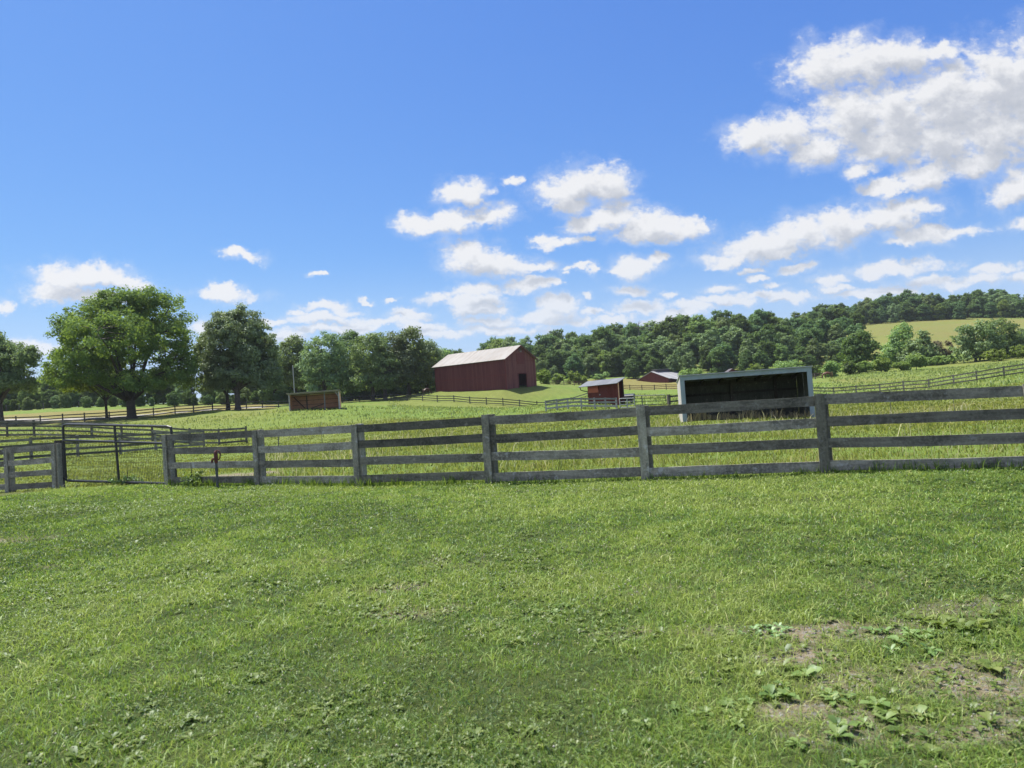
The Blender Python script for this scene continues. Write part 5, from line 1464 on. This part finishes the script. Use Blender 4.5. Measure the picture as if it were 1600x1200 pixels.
def build_world():
    w = bpy.data.worlds.new('World'); SC.world = w; w.use_nodes = True
    w.cycles.sampling_method = 'NONE'
    nt = w.node_tree; nt.nodes.clear()
    out = nt.nodes.new('ShaderNodeOutputWorld')
    sky = nt.nodes.new('ShaderNodeTexSky'); sky.sky_type = 'NISHITA'; sky.sun_disc = False
    sky.sun_elevation = SUN_EL; sky.sun_rotation = SUN_AZ; sky.altitude = 200
    sky.air_density = 1.0; sky.dust_density = .6; sky.ozone_density = 2.0
    # sky strength about 0.06, its blue rolled off towards the bright horizon as a phone camera does
    num = N(nt, 'ShaderNodeVectorMath', operation='MULTIPLY', inp={0: sky.outputs[0], 1: (0.0308, 0.0609, 0.1870)}).outputs[0]
    den = N(nt, 'ShaderNodeVectorMath', operation='MULTIPLY_ADD', inp={0: sky.outputs[0], 1: (.0, .048, .245), 2: (1, 1, 1)}).outputs[0]
    skyc = N(nt, 'ShaderNodeVectorMath', operation='DIVIDE', inp={0: num, 1: den}).outputs[0]
    gen = N(nt, 'ShaderNodeTexCoord').outputs['Generated']
    sep = N(nt, 'ShaderNodeSeparateXYZ', inp={0: gen})
    yy = mth(nt, 'MAXIMUM', sep.outputs[1], .05)
    u = mth(nt, 'DIVIDE', sep.outputs[0], yy); v = mth(nt, 'DIVIDE', sep.outputs[2], yy)
    pale = N(nt, 'ShaderNodeMapRange', interpolation_type='SMOOTHSTEP', inp={'Value': sep.outputs[2], 'From Min': -.02, 'From Max': .22, 'To Min': .78, 'To Max': .0}).outputs[0]
    skyc = mixc(nt, pale, skyc, (.295, .36, .455))
    # bright clouds added only outside the view, as fill light that lifts shadows
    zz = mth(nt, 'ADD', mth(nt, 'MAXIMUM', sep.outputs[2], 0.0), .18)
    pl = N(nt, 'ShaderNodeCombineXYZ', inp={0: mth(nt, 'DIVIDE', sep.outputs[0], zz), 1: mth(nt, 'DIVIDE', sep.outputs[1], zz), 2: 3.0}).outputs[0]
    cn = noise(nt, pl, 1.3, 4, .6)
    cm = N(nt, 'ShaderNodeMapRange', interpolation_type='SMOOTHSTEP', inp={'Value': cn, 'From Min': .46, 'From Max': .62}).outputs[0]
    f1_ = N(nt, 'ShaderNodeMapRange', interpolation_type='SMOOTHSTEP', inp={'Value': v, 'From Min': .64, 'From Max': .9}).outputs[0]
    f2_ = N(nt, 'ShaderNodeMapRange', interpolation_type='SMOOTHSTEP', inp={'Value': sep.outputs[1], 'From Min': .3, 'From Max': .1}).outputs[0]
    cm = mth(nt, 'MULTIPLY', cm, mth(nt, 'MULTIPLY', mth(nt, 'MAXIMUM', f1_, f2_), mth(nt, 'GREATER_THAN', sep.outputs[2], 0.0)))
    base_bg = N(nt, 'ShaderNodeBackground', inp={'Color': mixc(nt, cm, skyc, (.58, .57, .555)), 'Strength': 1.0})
    # shared cloud coordinates: v is stretched near the horizon so far clouds have finer grain
    uv = N(nt, 'ShaderNodeCombineXYZ', inp={0: u, 1: v, 2: 1.0}).outputs[0]
    w1 = N(nt, 'ShaderNodeTexNoise', inp={'Scale': 7.0, 'Detail': 2.0, 'Roughness': .55}); nt.links.new(uv, w1.inputs['Vector'])
    w2 = N(nt, 'ShaderNodeTexNoise', inp={'Scale': 30.0, 'Detail': 5.0, 'Roughness': .62}); nt.links.new(uv, w2.inputs['Vector'])
    def warp(vec, nz, amt):
        a = N(nt, 'ShaderNodeVectorMath', operation='SUBTRACT', inp={0: nz, 1: (.5, .5, .5)}).outputs[0]
        return N(nt, 'ShaderNodeVectorMath', operation='MULTIPLY_ADD', inp={0: a, 1: amt, 2: vec}).outputs[0]
    q = warp(uv, w1.outputs['Color'], (.035, .025, 0)); q = warp(q, w2.outputs['Color'], (.046, .034, 0))
    LV = (-.010, .024, 0)
    q2 = N(nt, 'ShaderNodeVectorMath', operation='ADD', inp={0: q, 1: LV}).outputs[0]
    uv2 = N(nt, 'ShaderNodeVectorMath', operation='ADD', inp={0: uv, 1: (-.006, .014, 0)}).outputs[0]
    n_a = noise(nt, mapping(nt, uv, (1, 1.25, 1)), 26, 8, .64)
    n_b = noise(nt, mapping(nt, uv2, (1, 1.25, 1)), 26, 8, .64)
    n_hi = noise(nt, mapping(nt, uv, (1, 1.6, 1)), 75, 3, .6)
    # translate pixels into this plane
    B = []
    for (cx, cy, rx, ry, rot) in CLOUDS:
        r_ = ray(cx, cy); B.append((r_.x / r_.y, r_.z / r_.y, rx / F * 1.06, ry / F * 1.12, rot - 4.0))
    def field_group(blobs, idx):
        g = bpy.data.node_groups.new('cloud_field', 'ShaderNodeTree')
        g.interface.new_socket('Vector', in_out='INPUT', socket_type='NodeSocketVector')
        g.interface.new_socket('Field', in_out='OUTPUT', socket_type='NodeSocketFloat')
        gi = g.nodes.new('NodeGroupInput'); go = g.nodes.new('NodeGroupOutput')
        cur = None
        for (cu, cv, ru, rv, ro) in blobs:
            c_, s_ = math.cos(R(ro)), math.sin(R(ro))
            ax = (c_ / ru, s_ / ru); ay = (-s_ / rv, c_ / rv)
            d1 = N(g, 'ShaderNodeVectorMath', operation='DOT_PRODUCT', inp={0: gi.outputs[0], 1: (ax[0], ax[1], -(ax[0] * cu + ax[1] * cv))}).outputs['Value']
            d2 = N(g, 'ShaderNodeVectorMath', operation='DOT_PRODUCT', inp={0: gi.outputs[0], 1: (ay[0], ay[1], -(ay[0] * cu + ay[1] * cv))}).outputs['Value']
            r2 = mth(g, 'MULTIPLY_ADD', d1, d1, mth(g, 'MULTIPLY', d2, d2))
            cur = r2 if cur is None else mth(g, 'SMOOTH_MIN', cur, r2, .15)
        ln = mth(g, 'SQRT', mth(g, 'MAXIMUM', cur, 0.0))
        g.links.new(mth(g, 'SUBTRACT', 1.0, ln), go.inputs[0])
        return g
    def tile_shader(blobs):
        fg = field_group(blobs, 0)
        def use(vec):
            nd = nt.nodes.new('ShaderNodeGroup'); nd.node_tree = fg; nt.links.new(vec, nd.inputs[0]); return nd.outputs[0]
        f1 = use(q); f2 = use(q2)
        d1 = mth(nt, 'ADD', mth(nt, 'ADD', f1, .08), mth(nt, 'MULTIPLY', mth(nt, 'SUBTRACT', n_a, .5), 1.9))
        d2 = mth(nt, 'ADD', mth(nt, 'ADD', f2, .08), mth(nt, 'MULTIPLY', mth(nt, 'SUBTRACT', n_b, .5), 1.9))
        a = N(nt, 'ShaderNodeMapRange', interpolation_type='SMOOTHSTEP', inp={'Value': mth(nt, 'ADD', d1, mth(nt, 'MULTIPLY', mth(nt, 'SUBTRACT', n_hi, .5), .8)), 'From Min': .0, 'From Max': .62}).outputs[0]
        # light: density towards the sun compared with here
        lit = mth(nt, 'SUBTRACT', mth(nt, 'MINIMUM', d1, .8), mth(nt, 'MULTIPLY', mth(nt, 'MINIMUM', d2, .8), 1.0))
        core = N(nt, 'ShaderNodeMapRange', interpolation_type='SMOOTHSTEP', inp={'Value': d2, 'From Min': .1, 'From Max': 1.25}).outputs[0]
        sh = mth(nt, 'ADD', mth(nt, 'MULTIPLY', lit, .5), mth(nt, 'SUBTRACT', .82, mth(nt, 'MULTIPLY', core, .50)), clamp=True)
        cc = ramp(nt, sh, [(0.0, (.215, .235, .27)), (.5, (.315, .325, .35)), (1.0, (.455, .455, .46))])
        hz = N(nt, 'ShaderNodeMapRange', inp={'Value': v, 'From Min': .03, 'From Max': .22, 'To Min': .45, 'To Max': .0}).outputs[0]
        cc = mixc(nt, hz, cc, (.31, .36, .43))
        al = mth(nt, 'MULTIPLY', a, N(nt, 'ShaderNodeMapRange', inp={'Value': v, 'From Min': .02, 'From Max': .17, 'To Min': .70, 'To Max': .97}).outputs[0])
        veil = N(nt, 'ShaderNodeMapRange', interpolation_type='SMOOTHSTEP', inp={'Value': mth(nt, 'ADD', f1, mth(nt, 'MULTIPLY', mth(nt, 'SUBTRACT', n_b, .42), 2.2)), 'From Min': -.35, 'From Max': .9, 'To Max': .42}).outputs[0]
        col = mixc(nt, veil, skyc, (.37, .40, .45))
        col = mixc(nt, al, col, cc)
        return N(nt, 'ShaderNodeBackground', inp={'Color': col, 'Strength': 1.0}).outputs[0]
    # the cloudy part of the sky in upright strips, each knowing only the clouds near it
    edges_ = [-1.2, -.38, -.14, .02, .12, .24, .36, .50, 1.3]
    cur = base_bg.outputs[0]; cnt = []
    for k in range(len(edges_) - 1):
        lo, hi = edges_[k], edges_[k + 1]
        bl = [b for b in B if b[0] + b[2] * 1.45 + .03 > lo and b[0] - b[2] * 1.45 - .03 < hi]
        cnt.append(len(bl))
        sh = tile_shader(bl)
        inr = mth(nt, 'GREATER_THAN', u, lo)
        ms = N(nt, 'ShaderNodeMixShader'); nt.links.new(inr, ms.inputs[0]); nt.links.new(cur, ms.inputs[1]); nt.links.new(sh, ms.inputs[2])
        cur = ms.outputs[0]
    print('clouds per strip', cnt)
    # outside the cloudy part of the sky only the base sky with its added fill clouds is evaluated
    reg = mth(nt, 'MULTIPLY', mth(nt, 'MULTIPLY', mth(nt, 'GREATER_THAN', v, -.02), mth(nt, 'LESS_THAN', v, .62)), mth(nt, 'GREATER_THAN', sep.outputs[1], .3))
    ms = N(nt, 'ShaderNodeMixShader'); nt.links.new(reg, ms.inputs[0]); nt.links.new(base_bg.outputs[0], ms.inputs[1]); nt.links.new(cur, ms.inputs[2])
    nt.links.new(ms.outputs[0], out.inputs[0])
build_world()

# ------------------------------------------------------------------ render settings
SC.view_settings.view_transform = 'Standard'
SC.view_settings.look = 'None'
SC.view_settings.gamma = 1.0
SC.view_settings.exposure = 0.95
SC.render.engine = 'CYCLES'
SC.cycles.max_bounces = 6
SC.cycles.volume_bounces = 0
SC.cycles.diffuse_bounces = 3
SC.cycles.transmission_bounces = 3
SC.cycles.glossy_bounces = 2
SC.cycles.use_adaptive_sampling = True
SC.cycles.adaptive_threshold = .015
SC.cycles.use_denoising = True
SC.cycles.sample_clamp_indirect = 6
